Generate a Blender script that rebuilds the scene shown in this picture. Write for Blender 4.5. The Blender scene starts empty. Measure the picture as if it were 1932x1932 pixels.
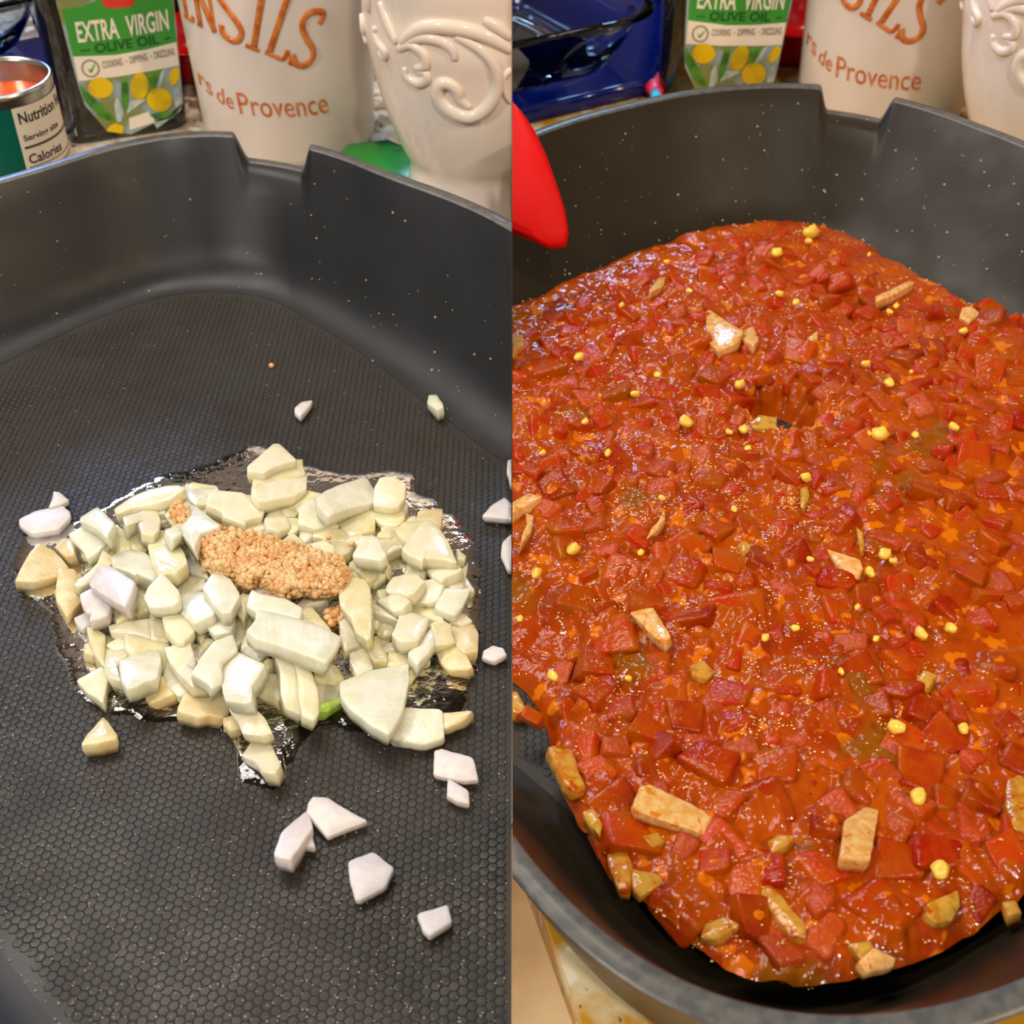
import bpy, bmesh, math, random
import numpy as np
from mathutils import Vector, Matrix, noise

# ------------------------------------------------------------------ camera, light, exposure
FPX, PITCH, HC = 2400.0, math.radians(40), 0.28
CP, SP = math.cos(PITCH), math.sin(PITCH)
scene = bpy.context.scene
COL = scene.collection
cam_d = bpy.data.cameras.new('camera')
cam_d.sensor_width = 36.0
cam_d.lens = 36.0 * FPX / 1932.0
cam_d.clip_start = 0.01
cam_d.dof.use_dof = True
cam_d.dof.focus_distance = 0.40
cam_d.dof.aperture_fstop = 24.0
cam = bpy.data.objects.new('camera', cam_d)
COL.objects.link(cam)
cam.location = (0, 0, HC)
cam.rotation_euler = (math.pi / 2 - PITCH, 0, 0)
scene.camera = cam

world = bpy.data.worlds.new('kitchen_air')
scene.world = world
world.use_nodes = True
world.node_tree.nodes['Background'].inputs[0].default_value = (1.0, 0.88, 0.74, 1)
world.node_tree.nodes['Background'].inputs[1].default_value = 0.20

def lamp(name, loc, target, power, size, color, shape='DISK'):
    d = bpy.data.lights.new(name, 'AREA')
    d.shape = shape
    d.size = size
    d.energy = power
    d.color = color
    o = bpy.data.objects.new(name, d)
    COL.objects.link(o)
    o.location = loc
    o.rotation_euler = (Vector(target) - Vector(loc)).to_track_quat('-Z', 'Y').to_euler()
    return o
WARM = (1.0, 0.83, 0.62)
lamp('ceiling_lamp', (-1.05, -0.55, 1.10), (-0.1, 0.50, 0.03), 12, 0.10, (1.0, 0.92, 0.82))
lamp('ceiling_lamp', (1.10, -0.45, 1.15), (0.1, 0.45, 0.03), 10.5, 0.09, (1.0, 0.76, 0.46))
lamp('ceiling_lamp', (-0.10, 0.95, 1.60), (0.1, 0.35, 0), 4, 0.10, WARM)
pl = lamp('ceiling_panel_lamp', (-0.75, 0.95, 1.50), (-0.25, 0.40, 0), 21, 1.5, (1.0, 0.94, 0.88), 'RECTANGLE')
pl.data.size_y = 0.40
lamp('ceiling_lamp', (0.25, -0.95, 1.65), (0, 0.45, 0), 13, 0.10, (1.0, 0.90, 0.79))
lamp('added_floor_lamp', (0.55, -0.15, -0.35), (0.05, 0.50, -0.93), 12, 0.10, (1.0, 0.88, 0.72))  # unseen lamp, added only to brighten the floor tiles
lamp('under_cabinet_lamp', (-0.56, 1.22, 0.36), (-0.2, 0.5, 0.03), 3.2, 0.16, (0.30, 0.50, 1.0))
lamp('under_cabinet_lamp', (0.06, 1.22, 0.50), (0.05, 0.6, 0.0), 1.7, 0.12, (0.35, 0.65, 1.0))

scene.view_settings.view_transform = 'Standard'
scene.view_settings.look = 'None'
scene.view_settings.gamma = 1.0
scene.view_settings.use_curve_mapping = False
scene.view_settings.exposure = 0.0

# ------------------------------------------------------------------ helpers
rnd = random.Random(11)
ZC = -0.008                                   # worktop height (pan floor is z = 0)
SIDE = {}                                     # object -> -1 (first picture) / +1 (second picture)

def ray(px, py):
    u, v = (px - 966) / FPX, (966 - py) / FPX
    return Vector((u, CP + v * SP, -SP + v * CP))
def on_z(px, py, z):
    d = ray(px, py)
    t = (z - HC) / d.z
    return Vector((d.x * t, d.y * t, z))
def on_plane(px, py, p0, n):
    d = ray(px, py)
    o = Vector((0, 0, HC))
    t = (Vector(p0) - o).dot(n) / d.dot(n)
    return o + d * t

def mesh_obj(name, verts, faces, mat, parent=None, side=None, smooth=True, label=None, cat=None, group=None, kind=None):
    m = bpy.data.meshes.new(name)
    m.from_pydata([tuple(v) for v in verts], [], faces)
    m.update()
    if smooth:
        m.polygons.foreach_set('use_smooth', [True] * len(m.polygons))
    return link(name, m, mat, parent, side, label, cat, group, kind)
def link(name, m, mat, parent=None, side=None, label=None, cat=None, group=None, kind=None):
    o = bpy.data.objects.new(name, m)
    COL.objects.link(o)
    if mat is not None and not m.materials:
        m.materials.append(mat)
    if parent is not None:
        o.parent = parent
        if side is None:
            side = SIDE.get(parent.name)
    if side is not None:
        SIDE[o.name] = side
    tag(o, label, cat, group, kind)
    return o
def tag(o, label=None, cat=None, group=None, kind=None):
    if label: o['label'] = label
    if cat: o['category'] = cat
    if group: o['group'] = group
    if kind: o['kind'] = kind
def empty(name, loc, side, label, cat, group=None, rz=0.0):
    o = bpy.data.objects.new(name, None)
    o.empty_display_size = 0.01
    COL.objects.link(o)
    o.location = loc
    o.rotation_euler = (0, 0, rz)
    SIDE[o.name] = side
    tag(o, label, cat, group)
    return o
def bm_obj(name, bm, mat, parent=None, side=None, smooth=True, **k):
    m = bpy.data.meshes.new(name)
    bmesh.ops.recalc_face_normals(bm, faces=bm.faces)
    bm.to_mesh(m)
    bm.free()
    if smooth:
        m.polygons.foreach_set('use_smooth', [True] * len(m.polygons))
    return link(name, m, mat, parent, side, **k)
def loft(loops, closed=True, cap0=False, cap1=False):
    n = len(loops[0])
    V, F = [], []
    for L in loops: V += [tuple(p) for p in L]
    for i in range(len(loops) - 1):
        for j in range(n if closed else n - 1):
            k = (j + 1) % n
            F.append((i * n + j, i * n + k, (i + 1) * n + k, (i + 1) * n + j))
    if cap0: F.append(tuple(reversed(range(n))))
    if cap1: F.append(tuple(range((len(loops) - 1) * n, len(loops) * n)))
    return V, F
def lathe(profile, n=64, c=(0, 0, 0), cap0=False, cap1=False):
    loops = [[(c[0] + r * math.cos(2 * math.pi * j / n), c[1] + r * math.sin(2 * math.pi * j / n), c[2] + z) for j in range(n)] for r, z in profile]
    return loft(loops, True, cap0, cap1)
def tube(pts, rad, n=8, flat=1.0, nrm=None):
    """closed tube along pts; nrm(p) gives the outward direction used to flatten it"""
    pts = [Vector(p) for p in pts]
    loops = []
    for i, p in enumerate(pts):
        t = (pts[min(i + 1, len(pts) - 1)] - pts[max(i - 1, 0)]).normalized()
        up = nrm(p) if nrm else Vector((0, 0, 1))
        s = t.cross(up)
        if s.length < 1e-6: s = t.cross(Vector((1, 0, 0)))
        s.normalize()
        up = s.cross(t).normalized()
        r = rad[i] if isinstance(rad, (list, tuple)) else rad
        loops.append([p + s * (r * math.cos(2 * math.pi * j / n)) + up * (r * flat * math.sin(2 * math.pi * j / n)) for j in range(n)])
    return loft(loops, True, True, True)
def merge(parts):
    V, F = [], []
    for v, f in parts:
        b = len(V)
        V += list(v)
        F += [tuple(i + b for i in q) for q in f]
    return V, F
def smooth_line(pts, n=6):
    out = []
    P = [Vector(p) for p in pts]
    for i in range(len(P) - 1):
        p0, p1, p2, p3 = P[max(i - 1, 0)], P[i], P[i + 1], P[min(i + 2, len(P) - 1)]
        for k in range(n):
            t = k / n
            out.append(0.5 * ((2 * p1) + (p2 - p0) * t + (2 * p0 - 5 * p1 + 4 * p2 - p3) * t * t + (3 * p1 - p0 - 3 * p2 + p3) * t ** 3))
    out.append(P[-1])
    return out
def rrect(w, d, r, n=6, cx=0, cy=0, z=0):
    out = []
    for k, (sx, sy) in enumerate(((1, 1), (-1, 1), (-1, -1), (1, -1))):
        for i in range(n + 1):
            a = math.pi / 2 * (k + i / n)
            out.append((cx + sx * (w / 2 - r) + r * math.cos(a), cy + sy * (d / 2 - r) + r * math.sin(a), z))
    return out
def text_mesh(s, bold=0.0):
    """flat letters as (verts2d, faces), scaled so width is 1 and the capital height is 1"""
    c = bpy.data.curves.new('letters', 'FONT')
    c.body = s
    c.resolution_u = 3
    c.offset = bold
    o = bpy.data.objects.new('letters', c)
    COL.objects.link(o)
    dg = bpy.context.evaluated_depsgraph_get()
    me = bpy.data.meshes.new_from_object(o.evaluated_get(dg))
    V = [(v.co.x, v.co.y) for v in me.vertices]
    F = [tuple(p.vertices) for p in me.polygons]
    bpy.data.objects.remove(o)
    bpy.data.curves.remove(c)
    bpy.data.meshes.remove(me)
    x0, x1 = min(v[0] for v in V), max(v[0] for v in V)
    return [((x - x0) / (x1 - x0), y / 0.70) for x, y in V], F
def in_poly(x, y, P):
    c = False
    j = len(P) - 1
    for i in range(len(P)):
        if (P[i][1] > y) != (P[j][1] > y) and x < (P[j][0] - P[i][0]) * (y - P[i][1]) / (P[j][1] - P[i][1]) + P[i][0]:
            c = not c
        j = i
    return c

# ------------------------------------------------------------------ materials
def srgb(r, g, b):
    f = lambda c: ((c / 255 + 0.055) / 1.055) ** 2.4 if c > 10 else c / 255 / 12.92
    return (f(r), f(g), f(b), 1)
def material(name, color, rough=0.5, color2=None, nscale=200, bump=0, bscale=800, bdist=0.0005, spec=0.5, metal=0, sss=0, sssr=(1, 0.6, 0.35),
             sscale=0.002, trans=0, ior=1.45, coat=0, tint=0, ramp=(0.4, 0.6), detail=3, coords='Object', specks=None, rvar=0, streak=0, hue=None, vbase=1.0):
    m = bpy.data.materials.new(name)
    m.use_nodes = True
    nt = m.node_tree
    N, L = nt.nodes, nt.links
    b = N['Principled BSDF']
    b.inputs['Base Color'].default_value = color
    b.inputs['Roughness'].default_value = rough
    b.inputs['Metallic'].default_value = metal
    b.inputs['Specular IOR Level'].default_value = spec
    b.inputs['IOR'].default_value = ior
    b.inputs['Transmission Weight'].default_value = trans
    b.inputs['Coat Weight'].default_value = coat
    b.inputs['Coat Roughness'].default_value = 0.04
    if sss:
        b.inputs['Subsurface Weight'].default_value = sss
        b.inputs['Subsurface Radius'].default_value = sssr
        b.inputs['Subsurface Scale'].default_value = sscale
    tc = N.new('ShaderNodeTexCoord')
    out = None
    if color2 is not None:
        n = N.new('ShaderNodeTexNoise')
        n.inputs['Scale'].default_value = nscale
        n.inputs['Detail'].default_value = detail
        L.new(tc.outputs[coords], n.inputs['Vector'])
        mr = N.new('ShaderNodeMapRange')
        mr.inputs[1].default_value, mr.inputs[2].default_value = ramp
        L.new(n.outputs['Fac'], mr.inputs[0])
        mx = N.new('ShaderNodeMix')
        mx.data_type = 'RGBA'
        mx.inputs[6].default_value, mx.inputs[7].default_value = color, color2
        L.new(mr.outputs[0], mx.inputs[0])
        out = mx.outputs[2]
    if specks:
        for col, sc, th in specks:
            v = N.new('ShaderNodeTexNoise')
            v.inputs['Scale'].default_value = sc
            v.inputs['Detail'].default_value = 2
            L.new(tc.outputs[coords], v.inputs['Vector'])
            mr = N.new('ShaderNodeMapRange')
            mr.inputs[1].default_value, mr.inputs[2].default_value = th, th + 0.05
            L.new(v.outputs['Fac'], mr.inputs[0])
            mx = N.new('ShaderNodeMix')
            mx.data_type = 'RGBA'
            if out is not None: L.new(out, mx.inputs[6])
            else: mx.inputs[6].default_value = color
            mx.inputs[7].default_value = col
            L.new(mr.outputs[0], mx.inputs[0])
            out = mx.outputs[2]
    sk = None
    if streak:                                             # fibres running one way, turned differently on every piece
        oi0 = N.new('ShaderNodeObjectInfo')
        mu = N.new('ShaderNodeMath')
        mu.operation = 'MULTIPLY'
        mu.inputs[1].default_value = 6.283
        L.new(oi0.outputs['Random'], mu.inputs[0])
        vr = N.new('ShaderNodeVectorRotate')
        vr.rotation_type = 'Z_AXIS'
        L.new(tc.outputs[coords], vr.inputs['Vector'])
        L.new(mu.outputs[0], vr.inputs['Angle'])
        mp = N.new('ShaderNodeMapping')
        mp.inputs['Scale'].default_value = (90, 900, 400)
        L.new(vr.outputs[0], mp.inputs['Vector'])
        sk = N.new('ShaderNodeTexNoise')
        sk.inputs['Scale'].default_value = 1.0
        sk.inputs['Detail'].default_value = 3
        L.new(mp.outputs[0], sk.inputs['Vector'])
        mr = N.new('ShaderNodeMapRange')
        mr.inputs[1].default_value, mr.inputs[2].default_value = 0.35, 0.7
        mr.inputs[3].default_value, mr.inputs[4].default_value = 0.0, streak * 0.5
        L.new(sk.outputs['Fac'], mr.inputs[0])
        mx = N.new('ShaderNodeMix')
        mx.data_type = 'RGBA'
        mx.inputs[7].default_value = tuple(min(1, c * .80) for c in (color2 or color)[:3]) + (1,)
        if out is not None: L.new(out, mx.inputs[6])
        else: mx.inputs[6].default_value = color
        L.new(mr.outputs[0], mx.inputs[0])
        out = mx.outputs[2]
    if tint:
        oi = N.new('ShaderNodeObjectInfo')
        hs = N.new('ShaderNodeHueSaturation')
        mr = N.new('ShaderNodeMapRange')
        mr.inputs[3].default_value, mr.inputs[4].default_value = vbase - tint, vbase + tint
        L.new(oi.outputs['Random'], mr.inputs[0])
        L.new(mr.outputs[0], hs.inputs['Value'])
        mr2 = N.new('ShaderNodeMapRange')
        mr2.inputs[3].default_value, mr2.inputs[4].default_value = (0.5 - tint * 0.06, 0.5 + tint * 0.06) if hue is None else (hue, hue + tint * 0.07)
        wn = N.new('ShaderNodeTexWhiteNoise')
        wn.noise_dimensions = '1D'
        L.new(oi.outputs['Random'], wn.inputs['W'])
        L.new(wn.outputs['Value'], mr2.inputs[0])
        L.new(mr2.outputs[0], hs.inputs['Hue'])
        if out is not None: L.new(out, hs.inputs['Color'])
        else: hs.inputs['Color'].default_value = color
        out = hs.outputs['Color']
    if out is not None: L.new(out, b.inputs['Base Color'])
    if bump:
        n = N.new('ShaderNodeTexNoise')
        n.inputs['Scale'].default_value = bscale
        n.inputs['Detail'].default_value = 3
        L.new(tc.outputs[coords], n.inputs['Vector'])
        bp = N.new('ShaderNodeBump')
        bp.inputs['Strength'].default_value = bump
        bp.inputs['Distance'].default_value = bdist
        if sk is not None:
            ad = N.new('ShaderNodeMath')
            L.new(n.outputs['Fac'], ad.inputs[0])
            L.new(sk.outputs['Fac'], ad.inputs[1])
            L.new(ad.outputs[0], bp.inputs['Height'])
        else:
            L.new(n.outputs['Fac'], bp.inputs['Height'])
        L.new(bp.outputs['Normal'], b.inputs['Normal'])
        if coat: L.new(bp.outputs['Normal'], b.inputs['Coat Normal'])
    if rvar:
        n = N.new('ShaderNodeTexNoise')
        n.inputs['Scale'].default_value = 45
        L.new(tc.outputs[coords], n.inputs['Vector'])
        mr = N.new('ShaderNodeMapRange')
        mr.inputs[1].default_value, mr.inputs[2].default_value = 0.35, 0.65
        mr.inputs[3].default_value, mr.inputs[4].default_value = rough - rvar, rough + rvar
        L.new(n.outputs['Fac'], mr.inputs[0])
        L.new(mr.outputs[0], b.inputs['Roughness'])
    return m

M = {}
M['pan'] = material('nonstick_coating', srgb(34, 35, 38), 0.42, bump=0.10, bscale=2500, bdist=0.0002, spec=0.36, rvar=0.05)
M['pan_floor'] = material('nonstick_textured_floor', srgb(50, 47, 44), 0.38, srgb(46, 40, 34), 25, spec=0.32, bump=0.3, bscale=2600, bdist=0.0002, rvar=0.10, ramp=(0.5, 0.75))
M['pan_warm'] = material('nonstick_coating_browned', srgb(38, 31, 20), 0.42, bump=0.10, bscale=2500, bdist=0.0002, spec=0.28, rvar=0.05)
M['rim'] = material('worn_pan_rim', srgb(74, 75, 76), 0.34, srgb(92, 91, 88), 300, bump=0.15, bscale=1500, bdist=0.0002)
M['droplet'] = material('oil_droplet', (0.9, 0.85, 0.7, 1), 0.04, trans=0.6, ior=1.47)
M['oil'] = material('cooking_oil', (0.55, 0.42, 0.16, 1), 0.05, trans=1.0, ior=1.40, bump=0.7, bscale=260, bdist=0.0010)
M['garlic'] = material('minced_garlic', srgb(236, 196, 142), 0.16, srgb(222, 164, 106), 150, sss=0.3, sscale=0.002, sssr=(1, .8, .5))
M['garlic_bit'] = material('cooked_garlic', srgb(245, 205, 85), 0.25, srgb(240, 180, 60), 300, tint=0.08)
def oil_material():
    m = bpy.data.materials.new('cooking_oil_film')
    m.use_nodes = True
    N, L = m.node_tree.nodes, m.node_tree.links
    N.remove(N['Principled BSDF'])
    tr, gl, fr, mx = N.new('ShaderNodeBsdfTransparent'), N.new('ShaderNodeBsdfGlossy'), N.new('ShaderNodeFresnel'), N.new('ShaderNodeMixShader')
    tr.inputs[0].default_value = (0.36, 0.30, 0.17, 1)
    gl.inputs[0].default_value = (1, 1, 1, 1)
    gl.inputs['Roughness'].default_value = 0.05
    fr.inputs['IOR'].default_value = 1.45
    tc, n, bp = N.new('ShaderNodeTexCoord'), N.new('ShaderNodeTexNoise'), N.new('ShaderNodeBump')
    n.inputs['Scale'].default_value = 300
    n.inputs['Detail'].default_value = 2
    bp.inputs['Strength'].default_value = 0.45
    bp.inputs['Distance'].default_value = 0.0007
    L.new(tc.outputs['Object'], n.inputs['Vector'])
    L.new(n.outputs['Fac'], bp.inputs['Height'])
    L.new(bp.outputs['Normal'], gl.inputs['Normal'])
    L.new(bp.outputs['Normal'], fr.inputs['Normal'])
    L.new(fr.outputs[0], mx.inputs[0])
    L.new(tr.outputs[0], mx.inputs[1])
    L.new(gl.outputs[0], mx.inputs[2])
    L.new(mx.outputs[0], N['Material Output'].inputs['Surface'])
    return m
M['oil'] = oil_material()
ONION = {
    'w': material('onion_white', srgb(238, 236, 220), 0.24, srgb(226, 226, 200), 160, bump=0.25, bscale=700, bdist=0.0004, sss=0.5, sscale=0.004, sssr=(1, .92, .7), streak=0.5, vbase=0.92, tint=0.03, spec=0.5),
    'y': material('onion_pale_yellow', srgb(240, 235, 212), 0.16, srgb(232, 225, 190), 140, bump=0.25, bscale=600, bdist=0.0004, sss=0.5, sscale=0.004, sssr=(1, .92, .7), streak=0.5, vbase=0.92, tint=0.04),
    'g': material('onion_pale_green', srgb(236, 230, 196), 0.13, srgb(224, 214, 164), 130, bump=0.25, bscale=500, bdist=0.0005, sss=0.5, sscale=0.004, sssr=(1, .92, .7), streak=0.5, vbase=0.92, tint=0.04),
    'b': material('onion_browned_edge', srgb(234, 222, 182), 0.26, srgb(222, 196, 142), 110, bump=0.3, bscale=600, bdist=0.0005, sss=0.5, sscale=0.004, sssr=(1, .92, .7), streak=0.5, vbase=0.92, tint=0.04),
    'p': material('onion_violet_white', srgb(228, 222, 220), 0.36, srgb(218, 208, 206), 150, bump=0.25, bscale=800, bdist=0.0003, sss=0.5, sscale=0.004, sssr=(1, .92, .7), streak=0.5, vbase=0.92, tint=0.02),
    'v': material('onion_bright_green', srgb(170, 205, 80), 0.25, srgb(200, 220, 120), 200, sss=0.2),
    's': material('onion_cooked_in_sauce', srgb(222, 180, 118), 0.12, srgb(212, 152, 80), 420, bump=0.4, bscale=500, bdist=0.0005, tint=0.08, sss=0.25, sscale=0.003, specks=[(srgb(204, 120, 34), 320, 0.60)]),
    't': material('onion_translucent_in_sauce', srgb(192, 144, 56), 0.09, srgb(176, 104, 20), 300, bump=0.5, bscale=450, bdist=0.0006, tint=0.08, specks=[(srgb(166, 72, 6), 220, 0.57)]),
}
M['sauce'] = material('tomato_sauce', srgb(170, 74, 2), 0.07, srgb(150, 48, 1), 60, bump=0.42, bscale=560, bdist=0.0007, spec=0.35, coat=0.0, ramp=(0.35, 0.65),
                      specks=[(srgb(204, 104, 6), 140, 0.60), (srgb(136, 74, 4), 22, 0.62)], detail=4)
M['tomato'] = material('diced_tomato', srgb(170, 42, 3), 0.09, srgb(166, 66, 2), 130, spec=0.3, bump=0.5, bscale=700, bdist=0.0009, tint=0.16, hue=0.5)
M['tomato_pink'] = material('diced_tomato_pale', srgb(178, 64, 28), 0.11, srgb(168, 54, 5), 170, spec=0.35, bump=0.7, bscale=760, bdist=0.0009, tint=0.12, hue=0.5)
M['tomato_deep'] = material('diced_tomato_deep', srgb(146, 24, 2), 0.08, srgb(162, 54, 2), 120, spec=0.3, bump=0.45, bscale=640, bdist=0.0009, tint=0.14, hue=0.5)
M['bead'] = material('glint_bead', srgb(250, 222, 176), 0.08, srgb(240, 190, 120), 900)  # pale colour that stands in for small highlights on the sauce
M['granite'] = material('granite', srgb(214, 200, 178), 0.16, srgb(150, 116, 78), 55, detail=8, ramp=(0.42, 0.6), coords='Object',
                        specks=[(srgb(232, 226, 214), 90, 0.56), (srgb(46, 38, 32), 130, 0.64)])
M['granite_gold'] = material('granite_gold', srgb(226, 206, 160), 0.16, srgb(206, 148, 40), 75, detail=6, ramp=(0.40, 0.56), coords='Object',
                        specks=[(srgb(236, 226, 196), 110, 0.60), (srgb(70, 40, 12), 190, 0.68)])
M['tile'] = material('floor_tile', srgb(226, 200, 162), 0.45, srgb(190, 156, 118), 9, detail=6, ramp=(0.35, 0.7))
M['grout'] = material('grout', srgb(92, 70, 50), 0.8)
M['wall'] = material('wall_paint', srgb(74, 62, 50), 0.7)
M['glass_dark'] = material('dark_bottle_glass', srgb(16, 14, 8), 0.05, spec=0.6, coat=0.4)
M['black'] = material('black_gloss_plastic', srgb(10, 10, 13), 0.14)
M['blue'] = material('blue_gloss_plastic', srgb(3, 20, 96), 0.12, spec=0.5)
M['red'] = material('red_gloss_plastic', srgb(205, 8, 14), 0.14)
M['silicone'] = material('red_silicone', srgb(206, 4, 4), 0.55, spec=0.2)
M['pink'] = material('pink_silicone', srgb(222, 18, 62), 0.35)
M['cyan'] = material('cyan_plastic', srgb(70, 185, 245), 0.25)
M['white_plastic'] = material('white_plastic', srgb(205, 205, 222), 0.35)
M['clear'] = material('clear_glass', (0.90, 0.97, 1.0, 1), 0.01, trans=1.0, ior=1.48)
M['tin'] = material('tin', srgb(190, 188, 180), 0.25, metal=1.0)
M['paper'] = material('label_paper', srgb(226, 214, 200), 0.5)
M['ink'] = material('ink_black', srgb(48, 42, 40), 0.6)
M['ink_grey'] = material('ink_grey', srgb(150, 138, 126), 0.6)
M['teal'] = material('print_teal', srgb(0, 92, 76), 0.4)
M['olive'] = material('print_olive', srgb(140, 140, 30), 0.4)
M['can_sauce'] = material('sauce_in_can', srgb(232, 96, 20), 0.12, srgb(214, 84, 40), 60, bump=0.3, bscale=300, bdist=0.001)
M['lgreen'] = material('print_green', srgb(62, 150, 56), 0.4)
M['dgreen'] = material('print_dark_green', srgb(24, 84, 32), 0.4)
M['cream'] = material('print_cream', srgb(236, 226, 210), 0.45)
M['pic'] = material('print_picture_ground', srgb(128, 136, 80), 0.4, srgb(150, 170, 176), 60, ramp=(0.45, 0.6))
M['olive_fruit'] = material('print_olive_yellow', srgb(228, 192, 10), 0.35, srgb(150, 140, 20), 70, ramp=(0.45, 0.75))
M['leaf'] = material('print_leaf', srgb(92, 160, 50), 0.4, srgb(50, 104, 36), 120)
M['leaf_pale'] = material('print_leaf_pale', srgb(190, 206, 206), 0.4, srgb(150, 172, 170), 120)
M['brand_red'] = material('print_red', srgb(214, 60, 46), 0.4)
M['stone'] = material('glazed_stoneware', srgb(234, 222, 214), 0.28, srgb(222, 208, 196), 16, bump=0.08, bscale=60, bdist=0.001, coat=0.2)
M['orange'] = material('orange_glaze', srgb(196, 96, 22), 0.25, srgb(222, 134, 66), 200, coat=0.2)
M['ivory'] = material('ivory_glaze', srgb(250, 240, 230), 0.12, srgb(248, 232, 218), 20, coat=0.4)
M['packet'] = material('green_packet', srgb(34, 140, 40), 0.3, srgb(20, 96, 40), 60, ramp=(0.55, 0.65))

# ------------------------------------------------------------------ the setting
def prism(poly, z0, z1):
    n = len(poly)
    V = [(p[0], p[1], z0) for p in poly] + [(p[0], p[1], z1) for p in poly]
    F = [tuple(reversed(range(n))), tuple(range(n, 2 * n))] + [(i, (i + 1) % n, n + (i + 1) % n, n + i) for i in range(n)]
    return V, F
def bevelled(name, V, F, mat, w, seg=2, **k):
    bm = bmesh.new()
    vs = [bm.verts.new(v) for v in V]
    for f in F: bm.faces.new([vs[i] for i in f])
    bmesh.ops.recalc_face_normals(bm, faces=bm.faces)
    bmesh.ops.bevel(bm, geom=bm.edges[:], offset=w, segments=seg, affect='EDGES', profile=0.6)
    return bm_obj(name, bm, mat, **k)
GX = -0.0004
V, F = prism([(-1.2, 0.06), (GX, 0.06), (GX, 1.3), (-1.2, 1.3)], ZC - 0.012, ZC)
mesh_obj('countertop', V, F, M['granite'], smooth=False, kind='structure', label='granite worktop under the pan of onions', side=-1)
e0, e1 = on_z(1013, 1697, ZC), on_z(1100, 1932, ZC)
dv = (e1 - e0)
t0 = -e0.x / dv.x
pA = e0 + dv * t0
pB = e0 + dv * 1.5
V, F = prism([(-GX, pA.y), (pB.x, pB.y), (1.2, pB.y), (1.2, 1.3), (-GX, 1.3)], ZC - 0.012, ZC)
mesh_obj('countertop', V, F, M['granite_gold'], smooth=False, kind='structure', label='gold granite worktop corner under the pan of sauce', side=1)
ZF = -0.93
fl = mesh_obj('floor', [(-2, -1.5, ZF - 0.004), (2, -1.5, ZF - 0.004), (2, 1.6, ZF - 0.004), (-2, 1.6, ZF - 0.004)], [(0, 1, 2, 3)], M['grout'], kind='structure', label='tiled kitchen floor below the worktop')
g0, g1 = on_z(966, 1757, ZF), on_z(1020, 1722, ZF)
ga = math.atan2(g1.y - g0.y, g1.x - g0.x)
TS, TG = 0.40, 0.005
V, F = prism([(TG / 2, TG / 2), (TS - TG / 2, TG / 2), (TS - TG / 2, TS - TG / 2), (TG / 2, TS - TG / 2)], -0.012, 0.0)
tile_mesh = None
for i in range(-3, 4):
    for j in range(-4, 4):
        p = Vector((g0.x - 0.19, g0.y, ZF)) + Matrix.Rotation(ga, 3, 'Z') @ Vector((i * TS, j * TS - 0.0, 0))
        if not (-1.6 < p.x < 1.6 and -1.2 < p.y < 1.2): continue
        if tile_mesh is None:
            o = bevelled('tile', V, F, M['tile'], 0.002, 1, parent=fl, smooth=False)
            tile_mesh = o.data
        else:
            o = link('tile', tile_mesh, None, parent=fl)
        o.location = p
        o.rotation_euler.z = ga
V, F = prism([(-1.6, 1.3), (1.6, 1.3), (1.6, 1.36), (-1.6, 1.36)], ZF, 1.7)
mesh_obj('wall_back', V, F, M['wall'], smooth=False, kind='structure', label='painted wall behind the worktops')

# ------------------------------------------------------------------ the two pans
def sd_rr(x, y, a, b, r):
    qx, qy = abs(x) - (a - r), abs(y) - (b - r)
    return math.hypot(max(qx, 0), max(qy, 0)) + min(max(qx, qy), 0) - r
def rr_radius(phi, th, a, b, r):
    c, s = math.cos(phi - th), math.sin(phi - th)
    lo, hi = 0.0, 0.5
    for _ in range(40):
        m = (lo + hi) / 2
        if sd_rr(m * c, m * s, a, b, r) < 0: lo = m
        else: hi = m
    return lo
def make_outline(center, th, a, b, r, pix, z, off=0.0):
    obs = []
    for (x, y) in pix:
        p = on_z(x, y, z)
        dx, dy = p.x - center[0], p.y - center[1]
        ph = math.atan2(dy, dx)
        obs.append((ph, (math.hypot(dx, dy) + off) / rr_radius(ph, th, a, b, r) - 1))
    A = np.array([o[0] for o in obs])
    Y = np.array([o[1] for o in obs])
    ker = lambda d: np.exp(-(((d + np.pi) % (2 * np.pi) - np.pi) / 0.30) ** 2)
    K = ker(A[:, None] - A[None, :]) + 0.06 * np.eye(len(A))
    W = np.linalg.solve(K, Y)
    return lambda ph: rr_radius(ph, th, a, b, r) * (1 + float(ker(np.array([ph]) - A) @ W))
HRIM = 0.052
PROFILE = [(0, 0), (.07, .004), (.14, .015), (.21, .036), (.275, .066), (.335, .105), (.39, .153), (.44, .21), (.485, .27), (.60, .43), (.72, .60), (.84, .77), (.90, .86), (.96, .942), (1, .99)]
def pan_angles(ph0, ph1):
    a = [2 * math.pi * i / 300 - math.pi for i in range(300)]
    for k in range(61):
        a.append(ph0 + (ph1 - ph0) * (k / 60 * 1.3 - 0.15))
    return sorted(set(round(((x + math.pi) % (2 * math.pi)) - math.pi, 5) for x in a))
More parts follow.
